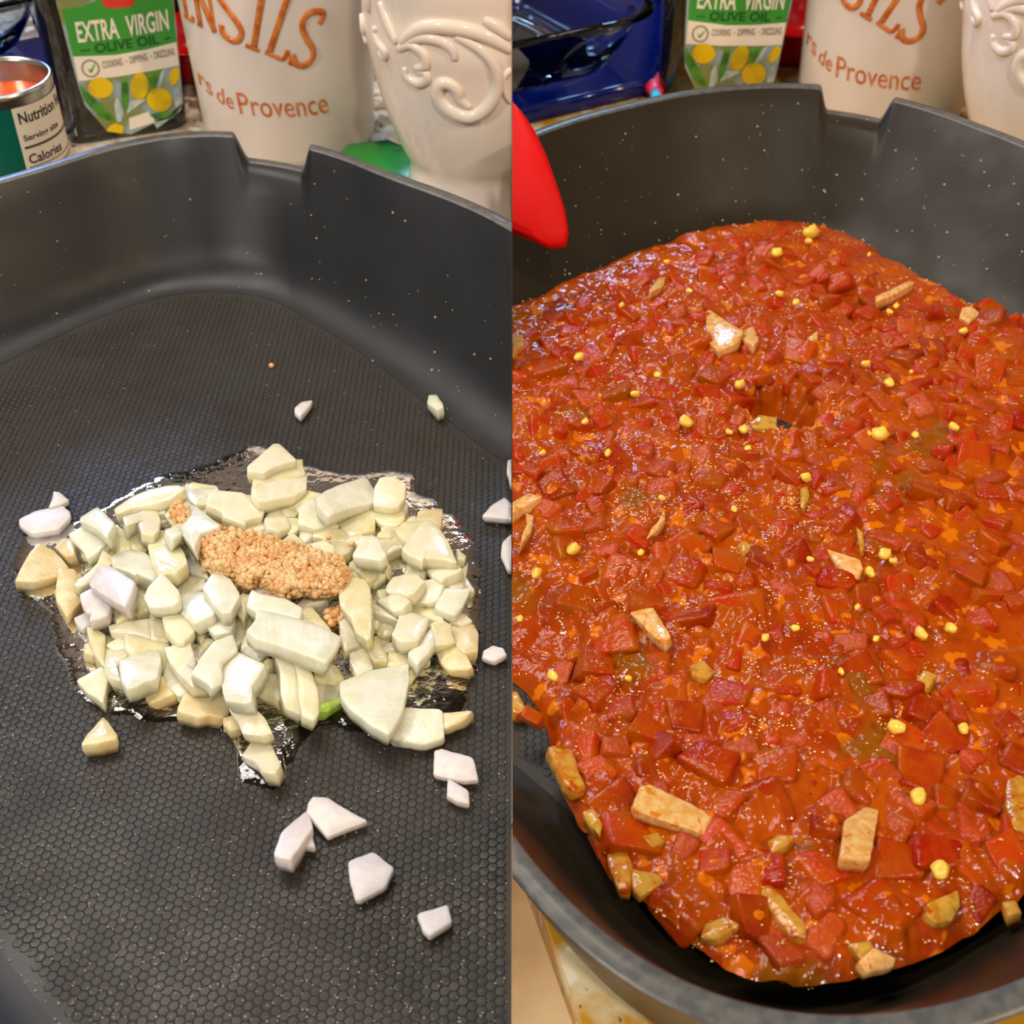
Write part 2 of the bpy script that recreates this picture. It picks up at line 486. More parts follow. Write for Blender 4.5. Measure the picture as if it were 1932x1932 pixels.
def make_pan(center, ffloor, frim, notch, side, mat, label):
    ph = [math.atan2(on_z(x, y, HRIM).y - center[1], on_z(x, y, HRIM).x - center[0]) for x, y in notch]
    n0, n1 = min(ph), max(ph)
    A = pan_angles(n0, n1)
    def dip(p):
        w = (n1 - n0) * 0.16
        f = lambda t: 0 if t <= 0 else 1 if t >= 1 else t * t * (3 - 2 * t)
        return 0.0115 * f((p - n0) / w) * f((n1 - p) / w)
    prof = PROFILE
    RF, RR, DP = [ffloor(p) for p in A], [frim(p) for p in A], [dip(p) for p in A]
    P = lambda p, r, z: (center[0] + r * math.cos(p), center[1] + r * math.sin(p), z)
    inner = [[P(p, rf + (rr - rf) * g, HRIM * k - d * max(0, (k - .70) / .30) ** 1.5) for p, rf, rr, d in zip(A, RF, RR, DP)] for g, k in prof]
    root = empty('frying_pan', (center[0], center[1], ZC), side, label, 'pan')
    M4 = Matrix.Translation((-center[0], -center[1], -ZC))
    sh = lambda V: [tuple(M4 @ Vector(v)) for v in V]
    T = 0.0062
    rimL = [[P(p, rr + o, HRIM - d - dz) for p, rr, d in zip(A, RR, DP)] for o, dz in ((0, HRIM * .01), (.0006, 0.0), (T - .0008, 0.0), (T, .0008))]
    outer = [[P(p, rr + T, HRIM - d - 0.0008) for p, rr, d in zip(A, RR, DP)],
             [P(p, rf + (rr - rf) * .62 + T, 0.012) for p, rf, rr in zip(A, RF, RR)],
             [P(p, rf + (rr - rf) * .25 + T * .6, -0.004) for p, rf, rr in zip(A, RF, RR)],
             [P(p, rf, ZC + 0.0004) for p, rf in zip(A, RF)]]
    V, F = loft(inner, True, False, False)
    V2, F2 = loft(outer, True, False, True)
    V, F = merge([(V, F), (V2, F2)])
    mesh_obj('body', sh(V), F, mat, root)
    V, F = loft(rimL)
    mesh_obj('rim', sh(V), F, M['rim'], root)
    V = [P(p, rf, 0.0) for p, rf in zip(A, RF)]
    return root, V, A, RF
CL, CR = (-0.0770, 0.281), (0.0925, 0.338)
L_floor = [(0,690),(125,625),(250,575),(400,550),(500,565),(600,612),(700,680),(800,757),(900,835),(966,880),(0,1790),(60,1880),(110,1932)]
L_rim = [(0,345),(120,310),(250,275),(380,256),(440,255),(582,285),(700,322),(800,358),(900,400),(966,435)]
R_rim = [(1015,255),(1100,225),(1200,199),(1300,179),(1400,168),(1500,165),(1550,165),(1685,190),(1800,228),(1900,262),(1932,274),
         (966,1565),(1021,1637),(1098,1719),(1195,1799),(1324,1865),(1400,1890),(1498,1904),(1538,1912),(1675,1912),(1813,1879),(1932,1840)]
R_floor = [(966,575),(1080,525),(1180,480),(1300,440),(1400,420),(1500,420),(1600,440),(1700,500),(1800,555),(1850,580),
           (1200,1690),(1280,1760),(1340,1810),(1400,1840),(1480,1855),(1600,1850),(1700,1820)]
fLf = make_outline(CL, 0.735, 0.1115, 0.1920, 0.044, L_floor, 0.0)
fLr = make_outline(CL, 0.735, 0.155, 0.2350, 0.085, L_rim, HRIM)
fRf = make_outline(CR, 0.60, 0.143, 0.146, 0.050, R_floor, 0.012, -0.010)
fRr = make_outline(CR, 0.60, 0.180, 0.183, 0.086, R_rim, HRIM)
panL, loopL, AL, RFL = make_pan(CL, fLf, fLr, [(438, 255), (585, 285)], -1, M['pan'], 'dark nonstick pan with a pour notch, holding raw chopped onions')
panR, loopR, AR, RFR = make_pan(CR, fRf, fRr, [(1546, 163), (1688, 190)], 1, M['pan_warm'], 'dark nonstick pan with a pour notch, full of tomato sauce')

def pan_floor(root, loop, center, f, side, mat, keep):
    V = [(p[0] - center[0], p[1] - center[1], -ZC - 0.00012) for p in loop]
    n = len(V)
    V.append((0, 0, -ZC - 0.00012))
    mesh_obj('cooking_surface', V, [(i, (i + 1) % n, n) for i in range(n)], mat, root)
    d = 0.00252
    V, F = [], []
    ang = [math.pi / 3 * k for k in range(6)]
    for i in range(-90, 91):
        for j in range(-90, 91):
            x = i * d * 0.866
            y = (j + 0.5 * (i % 2)) * d
            X, Y = x + center[0], y + center[1]
            if X * side < 0.001 or math.hypot(x, y) > f(math.atan2(y, x)) - 0.004: continue
            if not keep(X, Y): continue
            b = len(V)
            z = -ZC
            jx = rnd.uniform(-1, 1) * 0.00007
            for r, dz in ((0.00143, -0.0001), (0.00122, 0.00010)):
                for a in ang:
                    V.append((x + r * math.cos(a), y + r * math.sin(a), z + dz + (jx if dz > 0 else 0) * math.cos(a)))
            V.append((x, y, z + 0.00015))
            for k in range(6):
                k2 = (k + 1) % 6
                F.append((b + k, b + k2, b + 6 + k2, b + 6 + k))
                F.append((b + 6 + k, b + 6 + k2, b + 12))
    mesh_obj('hexagon_relief', V, F, mat, root, kind='stuff', smooth=False)
def seen(X, Y):
    # only the part of the floor that the picture can show
    v = Vector((X, Y, -HC))
    D = Y * CP + HC * SP
    px = 966 + FPX * X / D
    py = 966 - FPX * (Y * SP - HC * CP) / D
    return -120 < px < 2050 and py < 2100
pan_floor(panL, loopL, CL, fLf, -1, M['pan_floor'], seen)
pan_floor(panR, loopR, CR, fRf, 1, M['pan_floor'], lambda X, Y: seen(X, Y) and (X < 0.035 and Y < 0.36 or (X - on_z(1470, 815, 0).x) ** 2 + (Y - on_z(1470, 815, 0).y) ** 2 < 0.0007))

# fine drops spattered over the pan walls: nobody could count them
def droplets(name, center, ff, fr, side, n, label, seed, extra=0):
    r_ = random.Random(seed)
    V, F = [], []
    ico = bmesh.new()
    bmesh.ops.create_icosphere(ico, subdivisions=1, radius=1)
    IV, IF = [v.co.copy() for v in ico.verts], [tuple(v.index for v in f.verts) for f in ico.faces]
    ico.free()
    prof = PROFILE
    k = 0
    while k < n:
        p = r_.uniform(-math.pi, math.pi)
        t = r_.random() ** 1.3
        for i in range(len(prof) - 1):
            if prof[i][1] <= t * .95 <= prof[i + 1][1]:
                u = (t * .95 - prof[i][1]) / (prof[i + 1][1] - prof[i][1])
                g = prof[i][0] + u * (prof[i + 1][0] - prof[i][0])
                break
        r = ff(p) + (fr(p) - ff(p)) * g
        x, y, z = center[0] + r * math.cos(p), center[1] + r * math.sin(p), HRIM * t * .95
        if x * side < 0.002 or y < center[1] - 0.02: continue
        s = r_.choice((.00018, .00022, .00026, .0003, .00042, .0006)) * r_.uniform(.8, 1.2)
        b = len(V)
        V += [(x + v.x * s, y + v.y * s, z + v.z * s) for v in IV]
        F += [tuple(i + b for i in f) for f in IF]
        k += 1
    while extra > 0:                                       # and over the open pan floor
        px, py = r_.uniform(0, 960), r_.uniform(620, 1932)
        if in_poly(px, py, [(20,1060),(300,900),(480,840),(760,890),(900,1050),(900,1300),(760,1400),(540,1480),(440,1400),(150,1310)]): continue
        if r_.random() > .15 + .85 * max((py - 1300) / 630, (300 - px) / 300 * (py > 1000)): continue
        p = on_z(px, py, 0.0002)
        if math.hypot(p.x - center[0], p.y - center[1]) > ff(math.atan2(p.y - center[1], p.x - center[0])): continue
        s = r_.choice((.00011, .00014, .00018, .00024))
        b = len(V)
        V += [(p.x + v.x * s * 1.3, p.y + v.y * s, p.z + v.z * s) for v in IV]
        F += [tuple(i + b for i in f) for f in IF]
        extra -= 1
    mesh_obj(name, V, F, M['droplet'], side=side, label=label, cat='droplets', kind='stuff')
droplets('oil_droplets', CL, fLf, fLr, -1, 150, 'tiny oil droplets spattered over the onion pan', 3, 1100)
droplets('sauce_droplets', CR, fRf, fRr, 1, 260, 'tiny droplets spattered on the wall of the sauce pan', 4)

# ------------------------------------------------------------------ first picture: oil and onions
def puddle(name, pix, z, side, label, mat):
    P = [on_z(x, y, 0) for x, y in pix]
    P = smooth_line([(p.x, p.y, 0) for p in P + [P[0]]], 8)[:-1]
    cx, cy = sum(p.x for p in P) / len(P), sum(p.y for p in P) / len(P)
    V, F = [], []
    n = len(P)
    rings = 46
    for i in range(rings + 1):
        t = i / rings
        for k, p in enumerate(P):
            w = 1 + 0.035 * noise.noise(Vector((p.x * 160, p.y * 160, 3.1)))
            x, y = cx + (p.x - cx) * t * w, cy + (p.y - cy) * t * w
            e = min(1, (1 - t) * 9)
            zz = z * (0.2 + 0.8 * math.sqrt(max(e, 0))) + 0.00012 * e * noise.noise(Vector((x * 260, y * 260, 1.7))) if t < 1 else 0.0
            V.append((x, y, zz))
    for i in range(rings):
        for k in range(n):
            k2 = (k + 1) % n
            F.append((i * n + k, (i + 1) * n + k, (i + 1) * n + k2, i * n + k2))
    return mesh_obj(name, V, F, mat, side=side, label=label, cat='oil')
puddle('oil_puddle', [(22,1062),(45,1012),(100,1000),(180,962),(300,900),(380,878),(445,850),(482,842),(585,880),(650,892),(760,890),(790,930),
    (852,972),(888,1012),(902,1080),(906,1150),(900,1230),(890,1300),(862,1342),(762,1402),(680,1382),(604,1372),(545,1440),(536,1480),
    (490,1485),(450,1470),(440,1402),(380,1372),(280,1362),(200,1342),(150,1312),(110,1240),(92,1160),(42,1112)], 0.0009, -1,
    'shiny film of cooking oil around the chopped onions', M['oil'])

CROP = {'A': (0, 880, .17081), 'B': (200, 880, .17081), 'C': (130, 1120, .17081), 'D': (440, 820, .13458), 'E': (650, 860, .13458),
        'F': (420, 1060, .13458), 'G': (640, 1060, .13975), 'H': (330, 1230, .15010), 'I': (434, 1250, .35302), 'J': (466, 466, .2588), 'K': (466, 800, .2588),
        'Q': (966, 466, .2588), 'R': (1432, 466, .2588), 'S': (966, 900, .2588), 'T': (1432, 900, .2588), 'U': (966, 1400, .27536), 'W': (1400, 1400, .27536)}
def to_px(crop, pts):
    ox, oy, s = CROP[crop]
    return [(ox + x * s, oy + y * s) for x, y in pts]
def chunk(name, pix, ztop, thick, tilt, mat, side, label, group, cat, dome=0.0006, seed=0, grow=1.0):
    """an onion piece: the outline lies on its (tilted) top face, the sides go down from there"""
    r_ = random.Random(seed)
    cx, cy = sum(p[0] for p in pix) / len(pix), sum(p[1] for p in pix) / len(pix)
    c0 = on_z(cx, cy, ztop)
    n = Vector((-tilt[0], -tilt[1], 1)).normalized()
    pix = [(cx + (x - cx) * grow, cy + (y - cy) * grow) for x, y in pix]
    P = [on_plane(x, y, c0, n) for x, y in pix]
    Q = []
    for i in range(len(P)):                                   # clip the corners a little
        a, b, c = P[i - 1], P[i], P[(i + 1) % len(P)]
        Q += [b.lerp(a, .08), b.lerp(c, .08)]
    R = []
    for i in range(len(Q)):                                   # one more point on the long edges, slightly uneven
        a, b = Q[i], Q[(i + 1) % len(Q)]
        R.append(a)
        if (b - a).length > 0.002:
            k = max(1, int((b - a).length / 0.002))
            for j in range(1, k + 1):
                p = a.lerp(b, j / (k + 1))
                R.append(p + Vector((r_.uniform(-1, 1), r_.uniform(-1, 1), 0)) * 0.00010)
    c = sum(R, Vector()) / len(R)
    size = max((p - c).length for p in R)
    loops = []
    for ins, dz in ((0.0006, -thick), (-0.0001, -thick * .5), (0.0, -0.00040), (0.00014, -0.00010), (0.00045, 0.0)):
        loops.append([p + (c - p).normalized() * min(ins, (c - p).length * .5) + n * dz for p in R])
    for t in (0.35, 0.7):
        loops.append([p.lerp(c, t) + n * dome * (1 - (1 - t) ** 2) for p in R])
    V, F = loft(loops, True, True, False)
    b = len(V)
    V.append(tuple(c + n * dome))
    m = len(R)
    base = (len(loops) - 1) * m
    F += [(base + i, base + (i + 1) % m, b) for i in range(m)]
    low = min(v[2] for v in V)
    if low < 0.0003:                                          # nothing goes below the pan floor
        V = [(v[0], v[1], max(v[2], 0.0003)) for v in V]
    o = Vector((c.x, c.y, max(0.0, low)))
    ob = mesh_obj(name, [(v[0] - o.x, v[1] - o.y, v[2] - o.z) for v in V], F, mat, side=side, label=label, cat=cat, group=group)
    ob.location = o
    return ob
PILE = [
 ('A',[(590,270),(660,280),(765,370),(660,425),(535,450),(570,360)],0,'p','small triangular onion piece touching a longer one, left of the pile'),
 ('A',[(205,580),(380,490),(540,455),(700,430),(770,490),(775,550),(700,640),(650,690),(480,720),(380,735),(310,720),(215,650)],0,'p','long white onion piece lying alone left of the pile'),
 ('A',[(430,860),(560,920),(660,1010),(740,1110),(640,1200),(400,1260),(185,1250),(250,1110),(340,950)],0,'b','browned onion wedge pointing left at the left end of the pile'),
 ('A',[(680,800),(780,795),(820,870),(810,960),(720,985),(610,890)],0,'b',0),
 ('A',[(1180,700),(1290,650),(1390,740),(1430,900),(1300,960),(1210,980),(1150,900),(1190,800)],0,'g',0),
 ('A',[(1070,455),(1120,490),(1250,620),(1165,770),(1030,660),(890,600),(900,560)],2,'w','white square onion piece at the upper left of the pile'),
 ('A',[(770,750),(930,655),(1010,650),(1080,700),(1175,800),(1130,880),(1040,960),(960,1010),(900,900),(790,790)],1,'w','folded white onion piece below the square one at upper left'),
 ('A',[(650,1130),(820,1150),(880,1300),(880,1400),(890,1480),(780,1600),(735,1640),(640,1480),(620,1400),(640,1250)],0,'b','pale onion leaf with a browned left edge'),
 ('A',[(1130,930),(1240,1010),(1230,1070),(1010,1270),(880,1320),(830,1290),(960,1180),(1080,1060)],1,'y',0),
 ('B',[(310,1200),(400,1200),(470,1280),(430,1440),(500,1570),(250,1640),(130,1700),(80,1480),(230,1520),(290,1380),(300,1290)],0,'g',0),
 ('A',[(1090,1120),(1230,1115),(1470,1270),(1430,1400),(1370,1535),(1230,1460),(1000,1310),(1040,1210)],2,'p','violet-tinged white onion plate on the left of the pile'),
 ('A',[(810,1670),(960,1600),(1090,1640),(1060,1720),(900,1800),(840,1730)],0,'p',0),
 ('A',[(890,1420),(1000,1360),(1130,1400),(1215,1520),(1190,1630),(1100,1670),(990,1700),(1010,1620),(960,1610),(910,1520)],1,'p','curled white onion piece below the violet-tinged plate'),
 ('A',[(1390,690),(1540,630),(1660,800),(1600,950),(1430,940),(1400,800)],0,'g',0),
 ('A',[(1240,1000),(1420,930),(1600,960),(1740,1080),(1720,1210),(1680,1240),(1590,1200),(1520,1170),(1500,1190),(1430,1150),(1280,1110)],1,'w','arched white onion slice left of the garlic'),
 ('B',[(130,520),(300,450),(560,400),(640,440),(640,500),(560,520),(420,490),(200,560)],0,'y',0),
 ('B',[(115,460),(300,330),(480,255),(640,220),(780,215),(840,250),(700,350),(560,400),(300,450),(130,520)],1,'y','long curved onion slice along the upper left edge of the pile'),
 ('B',[(420,490),(550,480),(590,590),(570,700),(520,745),(400,730),(370,650),(350,600),(230,665),(200,560),(350,520)],1,'y',0),
 ('B',[(600,710),(690,740),(780,850),(850,950),(880,1050),(760,1150),(570,1180),(520,1060),(470,880),(520,780)],1,'g',0),
 ('B',[(870,230),(890,300),(930,420),(1000,450),(1130,560),(1230,640),(1100,690),(1030,720),(960,880),(900,800),(850,740),(720,600),(640,500),(620,420),(700,340),(800,270)],1,'w','white onion piece carrying a small dab of garlic'),
 ('B',[(890,190),(1060,210),(1240,250),(1160,300),(1130,400),(1000,420),(930,370),(885,270)],0,'y',0),
 ('B',[(1160,300),(1260,275),(1500,295),(1560,330),(1680,430),(1730,490),(1700,545),(1560,575),(1530,630),(1310,540),(1290,490),(1130,420)],1,'y','thick onion block just above the garlic heap'),
 ('B',[(990,420),(1130,440),(1300,490),(1310,550),(1250,590),(1150,570),(1060,500)],0,'g',0),
 ('B',[(770,645),(850,735),(740,800),(655,705)],2,'w','tiny onion cube left of the garlic heap'),
 ('B',[(880,1030),(970,1010),(1050,1060),(1100,1150),(1120,1220),(1000,1200),(870,1150)],0,'y',0),
 ('B',[(700,1250),(860,1190),(1080,1240),(1090,1330),(960,1370),(800,1440),(790,1370)],0,'y',0),
 ('B',[(860,740),(960,640),(1040,730),(1030,860),(960,900),(880,800)],1,'y',0),
 ('B',[(900,900),(1010,880),(1110,930),(1060,1010),(960,1010)],0,'y',0),
 ('B',[(800,1440),(960,1370),(1080,1400),(1200,1540),(1170,1620),(960,1720),(850,1620),(720,1540),(780,1490)],1,'w',0),
 ('B',[(470,1340),(610,1185),(700,1270),(790,1370),(800,1480),(730,1530),(600,1550),(480,1540),(430,1440)],2,'w','round white onion chunk near the middle left of the pile'),
 ('B',[(1220,1165),(1370,1250),(1440,1360),(1465,1420),(1370,1590),(1280,1600),(1180,1500),(1080,1340),(1150,1230)],2,'w','cupped white onion piece at the lower left of the garlic heap'),
 ('B',[(500,1560),(600,1600),(660,1800),(690,1930),(480,1930),(480,1700)],0,'g',0),
 ('B',[(640,1570),(690,1545),(830,1640),(960,1740),(960,1810),(850,1930),(780,1930),(660,1790),(630,1660)],1,'y',0),
 ('B',[(40,1760),(150,1720),(480,1680),(480,1800),(470,1890),(300,1840),(70,1820)],0,'y',0),
 ('B',[(970,1740),(1130,1660),(1140,1790),(1050,1930),(990,1840)],0,'y',0),
 ('B',[(1140,1640),(1290,1600),(1400,1590),(1410,1720),(1370,1820),(1200,1850),(1130,1780)],1,'w',0),
 ('C',[(375,805),(430,910),(390,1100),(370,1190),(190,1070),(95,955)],0,'y','yellowish onion triangle at the lower left edge of the pile'),
 ('C',[(170,560),(230,530),(300,690),(170,640)],0,'b',0),
 ('C',[(205,380),(270,370),(400,460),(390,600),(390,800),(300,690),(230,530)],0,'g',0),
 ('C',[(640,450),(850,500),(1100,560),(1080,640),(1060,860),(990,900),(1000,700),(900,630),(700,690),(640,600)],0,'g',0),
 ('C',[(400,450),(560,470),(640,560),(640,670),(580,730),(520,800),(570,940),(450,910),(400,840),(390,600)],0,'y',0),
 ('C',[(580,740),(700,690),(900,630),(980,650),(1000,730),(960,920),(850,950),(770,1000),(650,1030),(600,960),(570,830)],1,'w','plump white onion cube at the lower left of the pile'),
 ('C',[(1100,730),(1230,900),(1350,1010),(1330,1090),(1200,1120),(1040,1000),(1060,860)],0,'y',0),
 ('C',[(790,990),(1030,910),(1060,1010),(1140,1100),(920,1200),(860,1180),(820,1080)],0,'b',0),
 ('C',[(1070,610),(1340,540),(1400,760),(1370,870),(1520,960),(1500,1000),(1350,1010),(1220,880),(1120,740)],1,'y',0),
 ('C',[(1390,590),(1520,480),(1600,510),(1480,650),(1420,750)],0,'g',0),
 ('C',[(1800,470),(1850,640),(1690,760),(1690,970),(1580,1030),(1520,960),(1370,870),(1480,690),(1600,540)],2,'w','kite-shaped white onion piece beside the big square at the bottom'),
 ('C',[(375,1370),(430,1420),(520,1550),(510,1590),(330,1640),(150,1655),(200,1560)],0,'b','lone onion triangle below the lower left of the pile'),
 ('C',[(1710,1370),(1840,1330),(1890,1480),(1780,1510),(1710,1440)],0,'b',0),
 ('C',[(1340,1030),(1690,1040),(1740,1200),(1750,1300),(1690,1360),(1550,1330),(1440,1350),(1230,1290),(1230,1240)],0,'b','yellowed onion leaf at the bottom edge of the pile'),
 ('H',[(1030,280),(1310,290),(1340,440),(1280,650),(1180,610),(1040,540),(980,430)],0,'g',0),
 ('H',[(660,610),(780,590),(970,690),(1110,820),(1200,1000),(1080,1040),(850,1010),(800,880),(700,740)],1,'y','onion strip running down off the bottom of the pile'),
 ('H',[(620,0),(790,20),(1105,160),(1030,300),(950,410),(950,600),(850,620),(640,590),(590,380),(600,150)],2,'w','large flat square onion piece at the bottom of the pile'),
 ('H',[(960,1150),(1060,1080),(1190,1150),(1310,1400),(1240,1500),(1100,1495),(1010,1370),(850,1300)],0,'y','crumpled onion piece in oil below the pile'),
 ('F',[(390,990),(500,1080),(660,1160),(660,1250),(500,1390),(330,1280),(270,1180),(310,1060)],0,'w',0),
 ('F',[(570,1400),(630,1350),(710,1370),(700,1450),(640,1510),(580,1470)],0,'b',0),
 ('F',[(270,450),(400,470),(360,640),(290,840),(220,720),(155,610)],1,'g',0),
 ('F',[(440,360),(560,290),(840,245),(880,510),(700,480),(560,450)],1,'w',0),
 ('F',[(1040,600),(1240,420),(1420,440),(1450,540),(1340,620),(1230,610),(1110,700)],0,'y',0),
 ('F',[(1120,700),(1240,620),(1520,960),(1400,920),(1130,840)],1,'g',0),
 ('F',[(1240,1300),(1430,1400),(1580,1450),(1690,1600),(1700,1690),(1550,1700),(1310,1640),(1280,1480)],0,'g',0),
 ('F',[(690,1130),(900,1190),(880,1250),(740,1320),(680,1250)],0,'g',0),
 ('F',[(150,880),(380,740),(480,860),(390,960),(250,1130),(180,1180)],0,'g',0),
 ('F',[(430,400),(560,460),(880,520),(1085,640),(1060,770),(960,780),(780,750),(480,690),(360,620),(390,480)],2,'w','white onion strip between the garlic and the longest strip'),
 ('F',[(520,690),(700,720),(1000,790),(1380,920),(1620,1050),(1550,1200),(1420,1390),(1150,1280),(850,1170),(500,1070),(385,960),(500,820)],2.6,'w','longest flat white onion strip in the middle of the pile'),
 ('H',[(1275,60),(1430,0),(1510,130),(1560,380),(1560,640),(1580,770),(1380,670),(1340,500),(1330,280)],1,'y','left one of two nested curved onion slices'),
 ('H',[(1450,0),(1560,20),(1690,200),(1790,480),(1800,740),(1740,830),(1600,770),(1570,600),(1560,380),(1510,130)],1.2,'y','right one of two nested curved onion slices'),
 ('G',[(340,1020),(560,1000),(700,1060),(580,1150),(650,1260),(640,1320),(470,1310),(380,1200)],0,'g',0),
 ('G',[(540,1180),(640,1100),(780,1070),(830,1190),(680,1210)],0,'y',0),
 ('G',[(680,1200),(830,1210),(1000,1330),(920,1470),(880,1410),(660,1400)],0,'g',0),
 ('G',[(430,700),(530,720),(560,790),(510,900),(430,880)],0,'g',0),
 ('G',[(540,790),(700,800),(740,860),(690,980),(600,1000),(510,960)],0,'g',0),
 ('G',[(430,560),(560,600),(790,770),(790,800),(700,760),(470,680)],0.5,'y',0),
 ('G',[(20,590),(160,760),(220,920),(320,1010),(300,1080),(80,1190),(20,1000),(10,800)],0.6,'y',0),
 ('G',[(120,250),(230,230),(340,260),(400,370),(420,640),(410,980),(350,1010),(220,920),(160,750),(20,580),(10,450),(50,330)],2,'g','upright pale green onion leaf right of the garlic heap'),
 ('G',[(140,1190),(330,1090),(450,1430),(250,1510),(150,1350)],0.5,'y',0),
 ('G',[(520,380),(640,360),(760,430),(560,510)],0,'g',0),
 ('G',[(520,520),(800,410),(945,530),(840,640),(720,660),(600,580)],1,'y',0),
 ('G',[(1000,430),(1130,260),(1260,240),(1400,310),(1360,420),(1320,510),(1200,545),(1100,540),(960,560),(900,450)],0.5,'y',0),
 ('G',[(650,320),(730,210),(900,165),(1030,165),(1130,260),(1000,400),(900,440),(800,410),(640,390)],1,'y','leaf-shaped onion piece on the right side of the pile'),
 ('G',[(1440,360),(1680,370),(1770,365),(1720,480),(1660,600),(1560,710),(1380,640),(1310,590),(1370,480)],0.6,'w','square white onion block at the right edge of the pile'),
 ('G',[(940,660),(1140,550),(1300,570),(1400,780),(1270,780),(1180,740)],0,'g',0),
 ('G',[(820,670),(940,680),(1190,760),(1150,890),(1050,1050),(830,1050),(720,970),(800,800)],1,'y','glistening onion square in the right half of the pile'),
 ('G',[(1250,830),(1400,790),(1510,850),(1520,950),(1560,1080),(1300,1120),(1290,1000)],0.6,'g',0),
 ('G',[(1520,870),(1810,850),(1870,960),(1860,1200),(1690,1210),(1600,1130),(1560,1050)],0,'b','onion square sticking out at the right end of the pile'),
 ('G',[(1300,1150),(1600,1120),(1690,1230),(1780,1410),(1700,1450),(1480,1450),(1370,1350)],0,'b','browned onion leaf at the lower right end of the pile'),
 ('G',[(1240,890),(1300,960),(1290,1100),(1180,1250),(1060,1370),(940,1220),(1080,1120),(1180,960)],0.8,'w','curved onion strip at the lower right of the pile'),
 ('I',[(600,110),(760,50),(940,20),(945,110),(910,260),(860,350),(840,370),(760,330),(660,250),(610,190)],1,'w','big white onion wedge at the lower right of the pile'),
 ('I',[(1135,270),(1290,258),(1240,310),(1140,355)],0,'b',0),
 ('I',[(925,245),(1125,255),(1135,395),(1030,430),(865,400),(890,320)],0,'w','two-ply onion square beside the big wedge'),
 ('I',[(470,220),(600,180),(605,210),(520,260),(475,255)],0,'v','bright green onion sliver at the bottom of the pile'),
 ('I',[(1130,458),(1300,505),(1328,625),(1250,632),(1085,600),(1090,470)],0,'p','loose onion cube lying right of the pile, above a smaller one'),
 ('I',[(1165,615),(1275,680),(1280,755),(1210,740),(1158,710)],0,'p','small loose onion bit just under the loose cube'),
 ('I',[(440,715),(520,718),(620,780),(738,845),(620,890),(520,932),(480,890),(405,800),(415,750)],0,'p','pointed loose onion piece below the pile, touching another'),
 ('I',[(435,905),(455,985),(370,980),(410,930)],0,'p',0),
 ('I',[(408,798),(435,880),(370,980),(325,1040),(240,1020),(275,910),(340,850)],0.2,'p','narrow loose onion piece left of the pointed one'),
 ('I',[(630,1060),(765,1008),(878,1095),(830,1200),(690,1272),(668,1265),(640,1170)],0,'p','five-sided loose onion piece near the bottom of the pan'),
 ('I',[(1165,1290),(1188,1385),(1065,1460),(1030,1430),(998,1340)],0,'p','lowest loose onion piece, a small flat quadrilateral'),
 ('D',[(440,520),(600,470),(870,360),(950,355),(960,460),(990,560),(700,640),(400,700),(290,740),(310,610)],0.4,'g',0),
 ('D',[(225,430),(560,140),(640,140),(740,230),(870,355),(700,400),(560,450),(440,520),(225,500)],1,'y','topmost onion wedge of the pile, resting on two layers'),
 ('D',[(510,900),(750,880),(780,1020),(790,1280),(640,1340),(490,1290),(450,1190),(490,1100)],0,'y',0),
 ('D',[(300,740),(600,650),(880,610),(1010,590),(1000,760),(850,850),(700,870),(480,920),(380,910),(290,800)],1,'y','rounded onion slab under the topmost wedge'),
 ('D',[(800,880),(980,770),(1230,830),(1170,920),(1000,1000),(930,1080),(850,1000)],0,'g',0),
 ('D',[(950,1020),(1130,900),(1280,1100),(1470,1280),(1290,1280),(1140,1310),(930,1240)],0.6,'y',0),
 ('D',[(170,1190),(440,1140),(500,1290),(330,1330),(170,1330)],0,'y',0),
 ('D',[(1410,1150),(1600,1050),(1970,980),(1970,1180),(1960,1330),(1650,1410),(1540,1310)],0,'g',0),
 ('D',[(1200,880),(1330,780),(1500,710),(1820,612),(1870,640),(1950,777),(1970,937),(1760,987),(1560,1040),(1360,1120),(1240,1000)],1,'w','thick white onion bar at the top right of the pile'),
 ('D',[(940,1340),(1150,1290),(1130,1400),(1000,1500),(930,1420)],0,'y',0),
 ('D',[(1160,1330),(1500,1310),(1680,1440),(1590,1500),(1300,1470),(1130,1420)],0,'g',0),
 ('D',[(1380,1500),(1600,1480),(1700,1530),(1620,1640),(1500,1700),(1430,1690)],0,'g',0),
 ('D',[(1000,1550),(1280,1480),(1400,1560),(1420,1700),(1250,1780),(1050,1640)],0.8,'y',0),
 ('E',[(430,740),(640,720),(800,740),(830,850),(770,960),(640,985),(520,950),(420,860)],0,'g',0),
 ('E',[(430,450),(500,320),(570,300),(700,310),(845,390),(830,590),(740,700),(600,710),(420,670)],1,'y','rounded onion lump right of the thick white bar'),
 ('E',[(1040,790),(1100,755),(1370,745),(1350,980),(1310,1020),(1220,930),(1040,900)],0,'b','small onion block behind the pyramid-shaped piece'),
 ('E',[(730,1040),(830,930),(1100,910),(1110,1000),(930,1170),(890,1200),(810,1150),(750,1090)],0.6,'g',0),
 ('E',[(480,1080),(560,1010),(660,1030),(760,1110),(640,1150),(480,1130)],0,'g',0),
 ('E',[(490,1170),(800,1160),(870,1200),(810,1280),(700,1320),(580,1390),(530,1280)],0,'g',0),
 ('E',[(490,1440),(600,1440),(630,1540),(580,1610),(490,1570)],0,'g',0),
 ('E',[(80,1500),(180,1420),(480,1470),(470,1580),(420,1700),(320,1750),(200,1620),(80,1550)],0,'g',0),
 ('E',[(240,1130),(400,1120),(480,1180),(570,1390),(480,1450),(300,1420),(125,1390),(190,1260)],1.6,'w','white onion block just right of the garlic heap'),
 ('E',[(910,1420),(1150,1480),(1140,1600),(1100,1700),(1000,1650),(850,1650),(880,1530)],0,'g',0),
